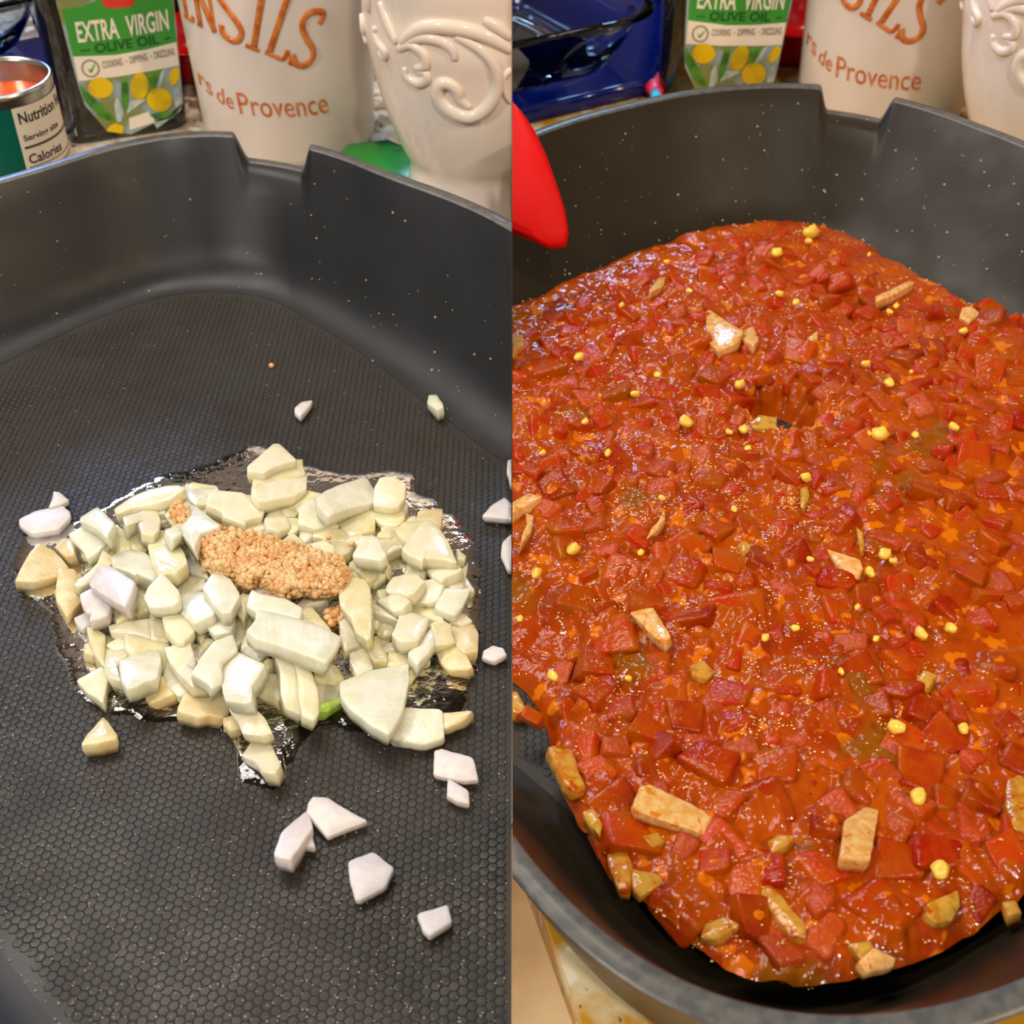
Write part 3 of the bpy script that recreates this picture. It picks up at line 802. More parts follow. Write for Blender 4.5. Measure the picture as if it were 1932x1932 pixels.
 ('E',[(1420,1690),(1630,1600),(1720,1500),(1720,1560),(1660,1840),(1540,1860),(1400,1760)],0,'y',0),
 ('E',[(1110,1450),(1200,1410),(1540,1490),(1630,1590),(1420,1690),(1350,1740),(1240,1680),(1160,1570)],0.8,'y',0),
 ('E',[(1110,920),(1220,930),(1320,1030),(1440,1200),(1550,1480),(1380,1440),(1120,1410),(1100,1450),(930,1380),(830,1300),(930,1170)],1.6,'y','pyramid-shaped onion piece at the right of the pile'),
 ('E',[(1580,1310),(1710,1400),(1690,1450),(1590,1440)],0,'g',0),
 ('K',[(1880,530),(1990,640),(1990,700),(1710,670),(1780,590)],0,'p','loose onion triangle cut by the right edge'),
 ('K',[(1925,800),(1990,800),(1990,1090),(1900,1060),(1850,950),(1860,860)],0,'p','cut-off loose onion piece at the right edge, below a triangle'),
 ('K',[(1900,260),(1990,240),(1990,470),(1925,455),(1893,340)],0,'p','topmost cut-off onion piece at the right edge'),
 ('K',[(1790,1610),(1870,1630),(1895,1680),(1800,1730),(1710,1700),(1720,1650)],0,'p','small jagged loose onion flake right of the pile'),
 ('J',[(480,1115),(400,1125),(345,1170),(345,1205),(385,1235),(440,1180)],0,'p','pointed onion flake lying alone above the pile'),
 ('J',[(1330,1080),(1380,1078),(1420,1130),(1428,1165),(1380,1182),(1315,1130)],0,'w','small round onion bit against the right cove of the pan'),
]
COLW = {'w': 'white', 'y': 'pale yellow', 'g': 'pale green', 'b': 'lightly browned', 'p': 'white'}
OLAB = []
for i, (cr, pts, L, kd, lab) in enumerate(PILE):
    r_ = random.Random(100 + i)
    pix = to_px(cr, pts)
    cx, cy = sum(p[0] for p in pix) / len(pix), sum(p[1] for p in pix) / len(pix)
    loose = kd == 'p' and L == 0
    th = 0.0030 if loose else 0.0050
    zt = 0.0042 + L * 0.0046 if not loose else 0.0028
    amp = 0.10 if loose else 0.26
    tilt = (r_.uniform(-amp, amp), r_.uniform(-amp * 1.2, amp * .6))
    o = chunk('onion_piece', pix, zt + 0.0006, th, tilt, ONION[kd], -1, lab or None, 'chopped onion pieces in the first pan', 'onion', seed=i,
          dome=0.0001 + 0.0004 * r_.random(), grow=1.0 if loose else 1.09)
    if not lab: OLAB.append((o, cx, cy, COLW[kd] + ' onion piece'))

r_ = random.Random(909)
HULL = [(120,1060),(200,985),(330,930),(480,900),(640,930),(740,940),(860,1040),(870,1200),(800,1290),(640,1310),(560,1330),(400,1330),(250,1290),(180,1210),(130,1130)]
k = 0
while k < 70:                                              # pieces that show only in the gaps of the pile
    px, py = r_.uniform(120, 870), r_.uniform(900, 1330)
    if not in_poly(px, py, HULL): continue
    if in_poly(px, py, [(690,1010),(800,1000),(790,1090),(700,1100)]) or in_poly(px, py, [(640,1180),(720,1190),(720,1290),(620,1290)]): continue
    a0, w = r_.uniform(0, 6.28), r_.uniform(26, 46)
    m = r_.choice((4, 5, 5, 6))
    pix = [(px + w * r_.uniform(.7, 1.1) * math.cos(a0 + 6.283 * j / m), py + w * .62 * r_.uniform(.7, 1.1) * math.sin(a0 + 6.283 * j / m)) for j in range(m)]
    o = chunk('onion_piece', pix, 0.0040, 0.0036, (r_.uniform(-.15, .15), r_.uniform(-.15, .15)), ONION[r_.choice('yygg')], -1, None, 'chopped onion pieces in the first pan', 'onion', seed=1200 + k, dome=.0003)
    OLAB.append((o, px, py, 'half-hidden onion piece'))
    k += 1

# minced garlic: a heap of grains nobody could count
def grains(V, F, c, s, r_):
    b = len(V)
    q = Matrix.Rotation(r_.uniform(0, 6.28), 3, Vector((r_.uniform(-1, 1), r_.uniform(-1, 1), r_.uniform(-1, 1) + .01)).normalized())
    sx, sy, sz = s * r_.uniform(.8, 1.3), s * r_.uniform(.7, 1.1), s * r_.uniform(.7, 1.0)
    for v in ICO_V:
        w = q @ Vector((v.x * sx, v.y * sy, v.z * sz))
        V.append((c[0] + w.x, c[1] + w.y, c[2] + w.z))
    F += [tuple(i + b for i in f) for f in ICO_F]
_b = bmesh.new()
bmesh.ops.create_icosphere(_b, subdivisions=2, radius=1)
_b.verts.ensure_lookup_table()
ICO_V, ICO_F = [v.co * (1 + 0.12 * noise.noise(v.co * 2.3)) for v in _b.verts], [tuple(v.index for v in f.verts) for f in _b.faces]
_b.free()
def garlic_heap(name, outline, zlo, zhi, n, label, seed, edge=22.0):
    r_ = random.Random(seed)
    V, F = [], []
    xs, ys = [p[0] for p in outline], [p[1] for p in outline]
    k = 0
    while k < n:
        px, py = r_.uniform(min(xs), max(xs)), r_.uniform(min(ys), max(ys))
        if not in_poly(px, py, outline): continue
        d = min(math.hypot(px - (a[0] + (b[0] - a[0]) * t), py - (a[1] + (b[1] - a[1]) * t)) for a, b in zip(outline, outline[1:] + outline[:1]) for t in (0, .33, .66))
        top = zlo + (zhi - zlo) * min(1, d / edge) ** .6
        z = top - 0.0022 * r_.random() ** 1.5
        grains(V, F, on_z(px, py, z), r_.choice((.0005, .0007, .0009, .0012)) * r_.uniform(.85, 1.2), r_)
        k += 1
    mesh_obj(name, V, F, M['garlic'], side=-1, label=label, cat='garlic', kind='stuff')
garlic_heap('minced_garlic', [(374,1003),(395,994),(450,1000),(500,1010),(560,1026),(600,1040),(640,1050),(660,1080),(668,1100),(640,1122),(600,1126),(560,1126),(530,1130),
    (510,1120),(490,1104),(470,1112),(450,1107),(435,1087),(405,1085),(385,1070),(378,1045)], 0.0085, 0.0155, 2300, 'heap of golden minced garlic on top of the onions', 5)
garlic_heap('minced_garlic', [(322,958),(335,945),(350,950),(360,965),(352,980),(350,997),(335,992),(325,977)], 0.0100, 0.0118, 110, 'small golden dab of minced garlic on a white onion piece', 6, 10)
garlic_heap('minced_garlic', [(612,1152),(640,1143),(646,1170),(632,1182),(616,1172)], 0.0070, 0.0082, 60, 'little garlic patch below the heap beside the upright onion leaf', 7, 10)
for (px, py, z, lab) in ((512, 690, 0.0008, 'single garlic crumb alone on the far pan floor'), (620, 1014, 0.0068, 'orange garlic crumb on onions right of the heap'),
                         (664, 1026, 0.0078, 'orange garlic crumb beside the white block right of the heap')):
    V, F = [], []
    grains(V, F, (0, 0, 0), 0.0012, rnd)
    o = mesh_obj('garlic_crumb', V, F, M['garlic'], side=-1, label=lab, cat='garlic')
    o.location = on_z(px, py, z)

# ------------------------------------------------------------------ second picture: sauce
SZ = 0.0125
S_OUT = [(880,610),(966,578),(1080,527),(1180,482),(1300,440),(1400,419),(1500,419),(1600,440),(1700,500),(1800,557),(1850,584),(1950,655),(2080,820),(2130,1100),(2110,1350),(2030,1560),
         (1932,1690),(1870,1742),(1800,1782),(1700,1822),(1600,1850),(1480,1857),(1400,1842),(1340,1812),(1280,1762),(1200,1690),(1150,1650),(1085,1530),(1044,1400),(1030,1330),(1005,1280),(966,1242),(880,1190),(874,1120),(870,1050),(868,980),(868,910),(868,840),(868,770),(870,710),(874,660)]
P = [on_z(x, y, SZ * .8) for x, y in S_OUT]
for i in range(11, 16):                                       # outside the picture it simply runs to the pan wall
    ph_ = math.atan2(P[i].y - CR[1], P[i].x - CR[0])
    P[i] = Vector((CR[0] + (fRf(ph_) + .009) * math.cos(ph_), CR[1] + (fRf(ph_) + .009) * math.sin(ph_), 0))
S_POLY = smooth_line([(p.x, p.y, 0) for p in P + [P[0]]], 20)[:-1]
HOLES = [(on_z(1466, 815, 0), 0.0085, 1.0), (on_z(1590, 606, 0), 0.011, 0.35)]
OPEN = on_z(990, 1330, 0)
def sauce_z(x, y, t):
    z = SZ + 0.0016 * noise.noise(Vector((x * 70, y * 70, .3))) + 0.0011 * noise.noise(Vector((x * 190, y * 190, 5.3))) + 0.0006 * noise.noise(Vector((x * 420, y * 420, 8.3)))
    return z
def sauce_mesh():
    cx, cy = CR
    n = len(S_POLY)
    rings = 170
    V, F = [(cx, cy, sauce_z(cx, cy, 0))], []
    for i in range(1, rings + 1):
        t = (i / rings) ** .8
        for k, p in enumerate(S_POLY):
            w = 1 + 0.008 * noise.noise(Vector((p.x * 120, p.y * 120, 2.2)))
            x, y = cx + (p.x - cx) * t * w, cy + (p.y - cy) * t * w
            z = sauce_z(x, y, t)
            e = max(0, (t - 0.93) / 0.07)
            near_open = max(0, 1 - math.hypot(x - OPEN.x, y - OPEN.y) / 0.06)
            z = z * (1 - e ** 3 * (0.25 + 0.75 * near_open))
            if near_open > .25: z *= 1 - 0.55 * min(1, (near_open - .25) * 2)
            V.append((x, y, z))
    F += [(0, 1 + k, 1 + (k + 1) % n) for k in range(n)]
    for i in range(rings - 1):
        b, c = 1 + i * n, 1 + (i + 1) * n
        F += [(b + k, c + k, c + (k + 1) % n, b + (k + 1) % n) for k in range(n)]
    return V, F
def dice_mesh(name, seed, mat):
    r_ = random.Random(seed)
    bm = bmesh.new()
    bmesh.ops.create_cube(bm, size=1.0)
    d = (1.0, r_.uniform(.65, 1.0), r_.uniform(.55, .8))
    for v in bm.verts:
        v.co = Vector((v.co.x * d[0], v.co.y * d[1], v.co.z * d[2])) + Vector((r_.uniform(-.16, .16), r_.uniform(-.16, .16), r_.uniform(-.12, .12)))
    bmesh.ops.bevel(bm, geom=bm.edges[:], offset=r_.uniform(.08, .2), segments=3, affect='EDGES', profile=.5)
    for v in bm.verts:
        v.co += v.normal * 0.05 * noise.noise(v.co * 3 + Vector((seed, 0, 0)))
    for v in bm.verts: v.co *= 0.01
    m = bpy.data.meshes.new(name)
    bm.to_mesh(m)
    bm.free()
    m.polygons.foreach_set('use_smooth', [True] * len(m.polygons))
    m.materials.append(mat)
    return m
DICE = [dice_mesh('tomato_piece', 40 + k, (M['tomato'], M['tomato_deep'], M['tomato'], M['tomato_pink'])[k % 4]) for k in range(16)]
SEEDS = [(1660,1708,120),(1441,1512,100),(1310,1690,130),(1678,1422,60),(1131,1452,65),(1160,1510,80),(1690,1560,65),(1830,1560,90),(1840,1640,80),(1850,1700,60),
 (1540,1350,85),(1460,1340,80),(1400,1160,95),(1320,1160,75),(1290,1080,80),(1190,1080,110),(1580,1160,75),(1260,1190,80),(1310,1220,80),(1065,1235,55),(1125,1250,75),
 (1130,1300,70),(1090,1310,60),(1870,582,50),(1905,628,42),(1760,660,60),(1580,680,55),(1060,725,60),(1300,640,70),(1110,855,60),(1040,880,50),(1215,930,45),(1470,940,50),(1290,955,65),(1590,850,55),
 (1005,1345,40)]
SAUCE_ONION = [
 ('Q',[(1420,440),(1480,480),(1600,560),(1690,610),(1640,700),(1500,760),(1440,700),(1415,580)],'s','large pale onion triangle floating in the far sauce'),
 ('Q',[(1690,610),(1760,570),(1800,680),(1760,720),(1680,670)],'s','small onion bit right of the large pale triangle'),
 ('Q',[(1000,310),(1060,230),(1120,215),(1110,280),(1010,330)],'s','onion sliver near the far left of the sauce'),
 ('Q',[(-40,620),(80,640),(90,700),(10,760),(-40,700)],'s','left-cut onion bit in the far sauce'),
 ('Q',[(1730,1280),(1800,1220),(1932,1240),(1932,1320),(1760,1320)],'t','greyish onion piece just behind the bare hole in the sauce'),
 ('Q',[(-40,1880),(120,1790),(220,1820),(120,1880),(60,1900),(-20,1950)],'s','upper onion strip at the left edge of the sauce'),
 ('R',[(845,360),(1100,240),(1135,260),(1000,340),(860,395)],'s','slender onion strip near the far right of the sauce'),
 ('R',[(1480,440),(1550,425),(1610,480),(1530,550),(1460,510)],'s','far right onion bit by the pan wall'),
 ('R',[(350,660),(430,605),(430,660),(390,680)],'s','tiny onion corner beside the dark thin patch of sauce'),
 ('S',[(855,985),(985,900),(1030,950),(1160,1160),(1110,1210),(1000,1130),(930,1050)],'s','tapered onion wedge among tomatoes left of centre'),
 ('S',[(1110,230),(1120,300),(1060,390),(980,450),(1010,380),(1080,310)],'s','thin curved onion sliver above the tapered wedge'),
 ('S',[(100,260),(160,280),(150,380),(60,500),(80,400),(120,320)],'s','curved onion strip near the left edge of the sauce'),
 ('S',[(1640,490),(1700,460),(1780,510),(1690,570)],'t','small translucent onion square right of the sauce centre'),
 ('S',[(1300,1370),(1400,1330),(1480,1420),(1420,1480),(1320,1440)],'t','yellowish onion bit in front of the tapered wedge'),
 ('S',[(-40,1540),(40,1560),(110,1700),(60,1720),(-40,1700)],'t','stray onion bit on the bare pan floor'),
 ('T',[(490,520),(620,560),(740,600),(760,670),(720,740),(620,740),(570,650)],'s','shell-shaped pale onion piece right of centre'),
 ('T',[(700,350),(760,400),(770,520),(740,540),(720,440)],'t','narrow upright onion strip above the shell-shaped piece'),
 ('T',[(300,80),(350,60),(370,130),(330,230),(300,220)],'t','small upright onion sliver in the middle of the sauce'),
 ('T',[(1140,1480),(1200,1400),(1300,1440),(1240,1530),(1170,1540)],'t','translucent onion cube in the front right sauce'),
 ('U',[(240,30),(380,10),(430,80),(460,200),(510,320),(430,340),(360,270),(300,150)],'t','long translucent onion strip at the left rim'),
 ('U',[(880,300),(940,285),(1230,420),(1420,530),(1460,620),(1380,650),(1200,590),(850,470),(830,420)],'s','longest onion strip in the sauce, near the front'),
 ('U',[(640,660),(760,680),(830,850),(800,1000),(730,1010),(660,850)],'t','yellow onion piece at the front left edge of the sauce'),
 ('U',[(800,860),(1000,900),(1040,960),(880,1060),(830,1010)],'t','ragged onion piece beside the front left edge'),
 ('U',[(480,470),(560,450),(620,560),(600,640),(520,560)],'t','small onion flake between the two left edge strips'),
 ('U',[(890,640),(1000,610),(1060,680),(960,720)],'t','onion bit below the longest strip'),
 ('U',[(1300,1250),(1460,1190),(1560,1250),(1400,1350),(1290,1340)],'t','front rim onion piece below the big tomato'),
 ('W',[(700,530),(850,440),(940,460),(910,640),(880,810),(670,790),(690,640)],'s','upright square onion piece near the front, right of centre'),
 ('W',[(170,680),(260,630),(360,640),(320,700),(200,760)],'t','yellowish onion flake left of the upright square'),
 ('W',[(110,1010),(180,960),(280,1060),(440,1260),(440,1340),(330,1330),(220,1190)],'t','glistening tapered onion piece near the front rim'),
 ('W',[(1270,1100),(1480,1010),(1500,1120),(1440,1230),(1330,1240),(1260,1180)],'t','yellow onion piece right of the front tomato'),
 ('W',[(800,1500),(900,1400),(1060,1480),(1040,1540),(860,1580)],'s','pale onion piece at the very front edge of the sauce'),
 ('W',[(720,1380),(880,1360),(930,1450),(820,1490)],'t','onion bit just behind the frontmost pale piece'),
 ('W',[(1780,1090),(1880,1080),(1920,1170),(1820,1180)],'t','front right onion bit by the rim'),
 ('W',[(1820,130),(1932,100),(2050,200),(2050,620),(1860,600),(1800,420)],'t','large wet onion piece at the right edge of the picture'),
]
ONC = [on_z(*(sum(q) / len(pts) for q in zip(*to_px(cr, pts))), SZ) for cr, pts, kd, lab in SAUCE_ONION]
TOM = []
for px, py, s in SEEDS:
    p = on_z(px, py, SZ)
    D = p.y * CP + (HC - SZ) * SP
    TOM.append((p.x, p.y, s / FPX * D, True))
r_ = random.Random(77)
SP2 = [(p.x, p.y) for p in S_POLY]
bx0, bx1, by0, by1 = 0.0, max(p[0] for p in SP2), min(p[1] for p in SP2), max(p[1] for p in SP2)
tries = 0
while tries < 26000:
    tries += 1
    x, y = r_.uniform(bx0, bx1), r_.uniform(by0, by1)
    if not in_poly(x, y, SP2): continue
    D = y * CP + (HC - SZ) * SP
    if 966 + FPX * x / D > 2250: continue
    if math.hypot(x - HOLES[0][0].x, y - HOLES[0][0].y) < 0.018 or math.hypot(x - HOLES[1][0].x, y - HOLES[1][0].y) < 0.010: continue
    if math.hypot(x - OPEN.x, y - OPEN.y) < 0.028: continue
    qx, qy = 966 + FPX * x / D, 966 - FPX * (y * SP - (HC - SZ) * CP) / D
    if in_poly(qx, qy, [(940,1000),(1045,985),(1085,1060),(1062,1190),(1030,1285),(940,1230)]) or in_poly(qx, qy, [(1140,925),(1250,915),(1270,985),(1160,1000)]): continue
    if any((x - q.x) ** 2 + (y - q.y) ** 2 < .0075 ** 2 for q in ONC): continue
    den = noise.noise(Vector((x * 38, y * 38, 9.0)))
    s = r_.uniform(.0075, .0125)
    if den < -0.32 and r_.random() < .8: continue
    mg = .016 if y > CR[1] + .04 else .0045
    if not in_poly(x + mg * .7 * (1 if x > CR[0] else -1), y + mg * (1 if y > CR[1] else -1), SP2) and not (x > .15 and y < .45): continue
    if any((x - q[0]) ** 2 + (y - q[1]) ** 2 < ((s + q[2]) * .40) ** 2 for q in TOM): continue
    TOM.append((x, y, s, False))
vis = sorted(TOM, key=lambda q: q[2] / (q[1] * CP + (HC - SZ) * SP), reverse=True)
near = set(id(q) for q in vis[:296])
BV, BF, PIECES, TLAB = [], [], [], []
BANDS = [((0, 700), 'far'), ((700, 950), 'back'), ((950, 1200), 'middle'), ((1200, 1450), 'front'), ((1450, 3000), 'nearest')]
for i, q in enumerate(TOM):
    x, y, s, big = q
    me = DICE[i % 16]
    z = SZ + (r_.uniform(-0.0022, 0.0012) if not big else r_.uniform(-.0018, .0002)) - 0.0012
    if abs(x - 0.0) < .02 and abs(y - OPEN.y) < .012: z = 0.004
    mat = Matrix.Translation((x, y, z)) @ Matrix.Rotation(r_.uniform(0, 6.28), 4, 'Z') @ Matrix.Rotation(r_.uniform(-.45, .45), 4, 'X') @ Matrix.Rotation(r_.uniform(-.45, .45), 4, 'Y') @ Matrix.Diagonal((s * 100, s * 100, s * (80 if big else 95), 1))
    PIECES.append((x, y, z, s))
    D = y * CP + (HC - SZ) * SP
    px, py = 966 + FPX * x / D, 966 - FPX * (y * SP - (HC - SZ) * CP) / D
    if id(q) in near:
        kindw = {0: 'red', 1: 'deep red', 2: 'red', 3: 'pinkish'}[(i % 16) % 4]
        o = link('tomato_piece', me, None, side=1, cat='tomato', group='diced tomato pieces in the sauce')
        o.matrix_world = mat
        TLAB.append((o, px, py, kindw + ' tomato piece'))
    else:
        b = len(BV)
        BV += [tuple(mat @ v.co) for v in me.vertices]
        BF += [tuple(k + b for k in p.vertices) for p in me.polygons]
if BV:
    mesh_obj('tomato_bits', BV, BF, M['tomato'], side=1, label='smaller diced tomato bits scattered through the sauce', cat='tomato', kind='stuff')

V, F = sauce_mesh()
VA = np.array(V)
nz = np.array([noise.noise(Vector((v[0] * 300, v[1] * 300, 4.4))) for v in V])
for (x, y, z, s) in PIECES:                                   # the sauce clings to the pieces
    d2 = (VA[:, 0] - x) ** 2 + (VA[:, 1] - y) ** 2
    k = np.nonzero(d2 < (s * .95) ** 2)[0]
    lift = z + s * (.34 - .36 * d2[k] / (s * .8) ** 2) + nz[k] * 0.0020 - 0.0006
    VA[k, 2] = np.where(VA[k, 2] > 0.006, np.maximum(VA[k, 2], lift), VA[k, 2])
for c, r, k in HOLES:
    d = np.hypot(VA[:, 0] - c.x, VA[:, 1] - c.y) / r * (1 + .25 * nz)
    VA[:, 2] -= k * (VA[:, 2] + 0.001) * np.clip((1.7 - d) / .8, 0, 1)
V = [tuple(v) for v in VA]
mesh_obj('tomato_sauce', V, F, M['sauce'], side=1, label='glossy orange-red tomato sauce filling the second pan', cat='sauce', kind='stuff')

def beads():  # added pale beads: their colour imitates the sparkle of wet sauce
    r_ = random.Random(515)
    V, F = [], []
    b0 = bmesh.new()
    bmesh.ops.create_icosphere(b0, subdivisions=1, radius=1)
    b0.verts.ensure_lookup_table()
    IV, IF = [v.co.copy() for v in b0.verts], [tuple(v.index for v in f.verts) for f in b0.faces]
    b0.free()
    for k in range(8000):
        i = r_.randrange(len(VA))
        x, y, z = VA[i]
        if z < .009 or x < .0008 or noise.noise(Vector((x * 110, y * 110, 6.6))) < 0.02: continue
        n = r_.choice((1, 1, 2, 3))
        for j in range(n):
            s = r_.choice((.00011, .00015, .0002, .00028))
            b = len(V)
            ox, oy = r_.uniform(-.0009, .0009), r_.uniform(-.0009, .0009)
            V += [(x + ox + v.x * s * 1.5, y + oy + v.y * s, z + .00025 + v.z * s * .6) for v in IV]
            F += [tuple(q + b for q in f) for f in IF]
    mesh_obj('glint_beads', V, F, M['bead'], side=1, label='tiny pale beads added as glints on the tomato sauce', cat='glint beads', kind='stuff')
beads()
for i, (cr, pts, kd, lab) in enumerate(SAUCE_ONION):
    r_ = random.Random(500 + i)
    zt = SZ + 0.0024 + 0.0010 * r_.random() - (0.0014 if kd == 't' else 0)
    if 'bare pan floor' in lab: zt = 0.0045
    chunk('onion_piece', to_px(cr, pts), zt, 0.0045, (r_.uniform(-.22, .22), r_.uniform(-.3, .1)), ONION[kd], 1, lab, 'onion pieces in the tomato sauce', 'onion', seed=700 + i, dome=0.0004)

BITS = [(1012,1081,22),(1082,1035,26),(1043,1275,26),(981,1167,14),(1248,939,14),(1209,1042,14),(1385,960,14),(1444,1203,20),(1186,1280,14),(1670,1045,26),(1641,1079,22),(1618,1145,14),(1500,1185,16),
 (1653,1205,16),(1737,1195,28),(1794,1185,24),(1690,1371,32),(1818,1374,22),(1587,1267,16),(1522,902,20),(1528,1055,14),(1396,725,24),(1199,743,18),(1240,707,14),(1293,795,26),(1147,854,16),(1104,795,14),
 (1024,854,14),(1093,673,20),(1375,815,14),(1403,810,20),(1411,846,14),(1300,549,14),(1258,494,12),(1173,575,12),(1466,476,22),(1471,554,16),(1502,570,14),(1678,588,13),(1691,577,12),(1634,686,18),
 (1678,722,20),(1818,624,16),(1520,898,18),(1660,818,34),(1799,805,20),(1719,701,9),(1530,437,32),(1525,455,16),(1733,1502,34),(1774,1640,36),(1686,1058,16),(1640,818,14),(1727,820,14),(1640,480,10)]
_b = bmesh.new()
bmesh.ops.create_icosphere(_b, subdivisions=2, radius=.56)
for v in _b.verts: v.co *= (1 + .35 * noise.noise(v.co * 3.1)) * 0.004
bit_mesh = bpy.data.meshes.new('garlic_bit')
_b.to_mesh(bit_mesh)
_b.free()
bit_mesh.polygons.foreach_set('use_smooth', [True] * len(bit_mesh.polygons))
bit_mesh.materials.append(M['garlic_bit'])
def relate(items, refs):
    """labels that point from a named neighbour: which side of it, and how far down the row"""
    cut = [',', ' touching', ' lying', ' floating', ' running', ' resting', ' carrying', ' sticking', ' with', ' beside', ' pointing', ' rest', ' cut by', ' in ', ' at ', ' near ', ' on ', ' left of', ' right of', ' below', ' above', ' behind',
           ' under', ' among', ' between', ' along', ' just', ' against']
    def alias(t):
        n = min([t.find(c) for c in cut if t.find(c) > 0] + [len(t)])
        return t[:n]
    al = [alias(r[0]) for r in refs]
    refs = [((a if al.count(a) == 1 and len(a.split()) > 2 else r[0]),) + tuple(r[1:]) for a, r in zip(al, refs)]
    rows = {}
    for o, px, py, what in items:
        lab, rx, ry = min(refs, key=lambda q: math.hypot(q[1] - px, q[2] - py))
        dx, dy = px - rx, py - ry
        way = ('right of' if dx > 0 else 'left of') if abs(dx) > 2 * abs(dy) else ('in front of' if dy > 0 else 'behind') if abs(dy) > 2 * abs(dx) else ('front ' if dy > 0 else 'back ') + ('right of' if dx > 0 else 'left of')
        rows.setdefault((lab, way), []).append((math.hypot(dx, dy), o, what))
    for (lab, way), L in rows.items():
        for k, (d, o, what) in enumerate(sorted(L, key=lambda q: q[0])):
            ordn = ('nearest', 'second', 'third', 'fourth', 'fifth', 'sixth', 'seventh', 'eighth', 'ninth', 'tenth', 'eleventh', 'twelfth', 'thirteenth', 'fourteenth', 'fifteenth', 'sixteenth', 'seventeenth', 'eighteenth', 'nineteenth', 'twentieth')[min(k, 19)]
            t = f'{ordn} {what} {way} {lab}'
            if len(t.split()) > 15: t = f'{ordn} {" ".join(what.split()[-2:])} {way} {" ".join(lab.split()[:9])}'
            o['label'] = t
def centre(pts): return sum(p[0] for p in pts) / len(pts), sum(p[1] for p in pts) / len(pts)
REFS = [(lab,) + centre(to_px(cr, pts)) for cr, pts, kd, lab in SAUCE_ONION]
relate(TLAB, REFS)
relate(OLAB, [(lab,) + centre(to_px(cr, pts)) for cr, pts, L, kd, lab in PILE if lab])
GLAB = []
r_ = random.Random(31)
for px, py, s in BITS:
    p = on_z(px, py, SZ + .0035)
    w = s / FPX * (p.y * CP + (HC - SZ) * SP)
    sz = 'larger' if s >= 24 else 'small' if s >= 16 else 'tiny'
    o = link('garlic_bit', bit_mesh, None, side=1, cat='garlic', group='yellow garlic bits in the sauce')
    o.location = p
    GLAB.append((o, px, py, f'{sz} garlic bit'))
    o.rotation_euler = (r_.uniform(-.4, .4), r_.uniform(-.4, .4), r_.uniform(0, 3))
    o.scale = (w * 250, w * 250 * r_.uniform(.6, .9), w * 175)

relate(GLAB, REFS)

# ------------------------------------------------------------------ things behind the pans
def yaw_to(px, ref):
    return -(math.atan((px - 966) / FPX / CP) - math.atan((ref - 966) / FPX / CP))
def copy_tree(root, loc, rz, side, label, group=None):
    r = root.copy()
    COL.objects.link(r)
    r.location = loc
    r.rotation_euler.z = rz
    r['label'] = label
    if group: r['group'] = group
    SIDE[r.name] = side
    for ch in [c for c in bpy.data.objects if c.parent == root]:
        c = ch.copy()
        COL.objects.link(c)
        c.parent = r
        SIDE[c.name] = side
        for g in [x for x in bpy.data.objects if x.parent == ch]:
            d = g.copy()
            COL.objects.link(d)
            d.parent = c
            SIDE[d.name] = side
    return r

# --- olive oil bottle
bA, bB = on_z(128, 281, ZC), on_z(362, 243, ZC)
BW = (bB - bA).length
bang = math.atan2(bB.y - bA.y, bB.x - bA.x)
bmid = (bA + bB) / 2
bdir = Vector((-math.sin(bang), math.cos(bang), 0))
bloc = bmid + bdir * (BW * .46)
bottle = empty('olive_oil_bottle', bloc, -1, 'dark olive oil bottle with green label behind the onion pan', 'bottle', rz=bang)
BD = BW * .92
loops = []
for w, z in ((.90, 0), (.97, .002), (1, .006), (1, .150), (.96, .165), (.80, .185), (.45, .205), (.36, .215), (.36, .245)):
    loops.append(rrect(BW * w, BD * w, BW * w * .17, 6, 0, 0, z))
V, F = loft(loops, True, True, True)
mesh_obj('body', V, F, M['glass_dark'], bottle)
V, F = lathe([(.0, .255), (.0105, .255), (.0115, .252), (.0115, .232), (.0105, .230)], 24)
mesh_obj('cap', V, F, M['black'], bottle)
# label art: photo pixels -> label plane (u to the right, v up)
LW, LH = BW * .80, BW * .80 * 1.13
LX0, LZ0 = -BW * .5 + BW * .19, 0.0125
def lab_pt(px, py, k):
    dx, dy = px - 178, py - 225
    # solve dx,dy = u*(180,-35) + v*(-30,-215)
    det = 180 * -215 - (-30) * (-35)
    u = (dx * -215 - (-30) * dy) / det
    v = (180 * dy - (-35) * dx) / det
    return (LX0 + u * LW, -BD / 2 - 0.00015 - k * 0.00012, LZ0 + v * LH)
def lab_poly(name, pix, mat, k, parent):
    return mesh_obj(name, [lab_pt(x, y, k) for x, y in pix], [tuple(range(len(pix)))], M[mat], parent, smooth=False)
def lab_text(name, s, bl, br, up, mat, k, parent, bold=0.022):
    V, F = text_mesh(s, bold)
    P = [lab_pt(bl[0] + (br[0] - bl[0]) * u + up[0] * v, bl[1] + (br[1] - bl[1]) * u + up[1] * v, k) for u, v in V]
    return mesh_obj(name, P, F, M[mat], parent, smooth=False)
def ell(cx, cy, a, b, rot=0, n=20):
    c, s = math.cos(rot), math.sin(rot)
    return [(cx + a * math.cos(t) * c - b * math.sin(t) * s, cy + a * math.cos(t) * s + b * math.sin(t) * c) for t in [2 * math.pi * i / n for i in range(n)]]
lab = lab_poly('label', [(176,190),(214,243),(255,247),(290,228),(351,185),(338,-22),(136,-22),(165,143)], 'pic', 0, bottle)
lab_poly('green_band', [(149,14),(160,12),(180,8),(205,-4),(215,-22),(334,-22),(341,64),(290,80),(235,93),(162,99)], 'lgreen', 1, lab)
lab_poly('white_band', [(162,99),(235,93),(290,80),(341,64),(345,108),(295,121),(235,134),(168,145)], 'cream', 1, lab)
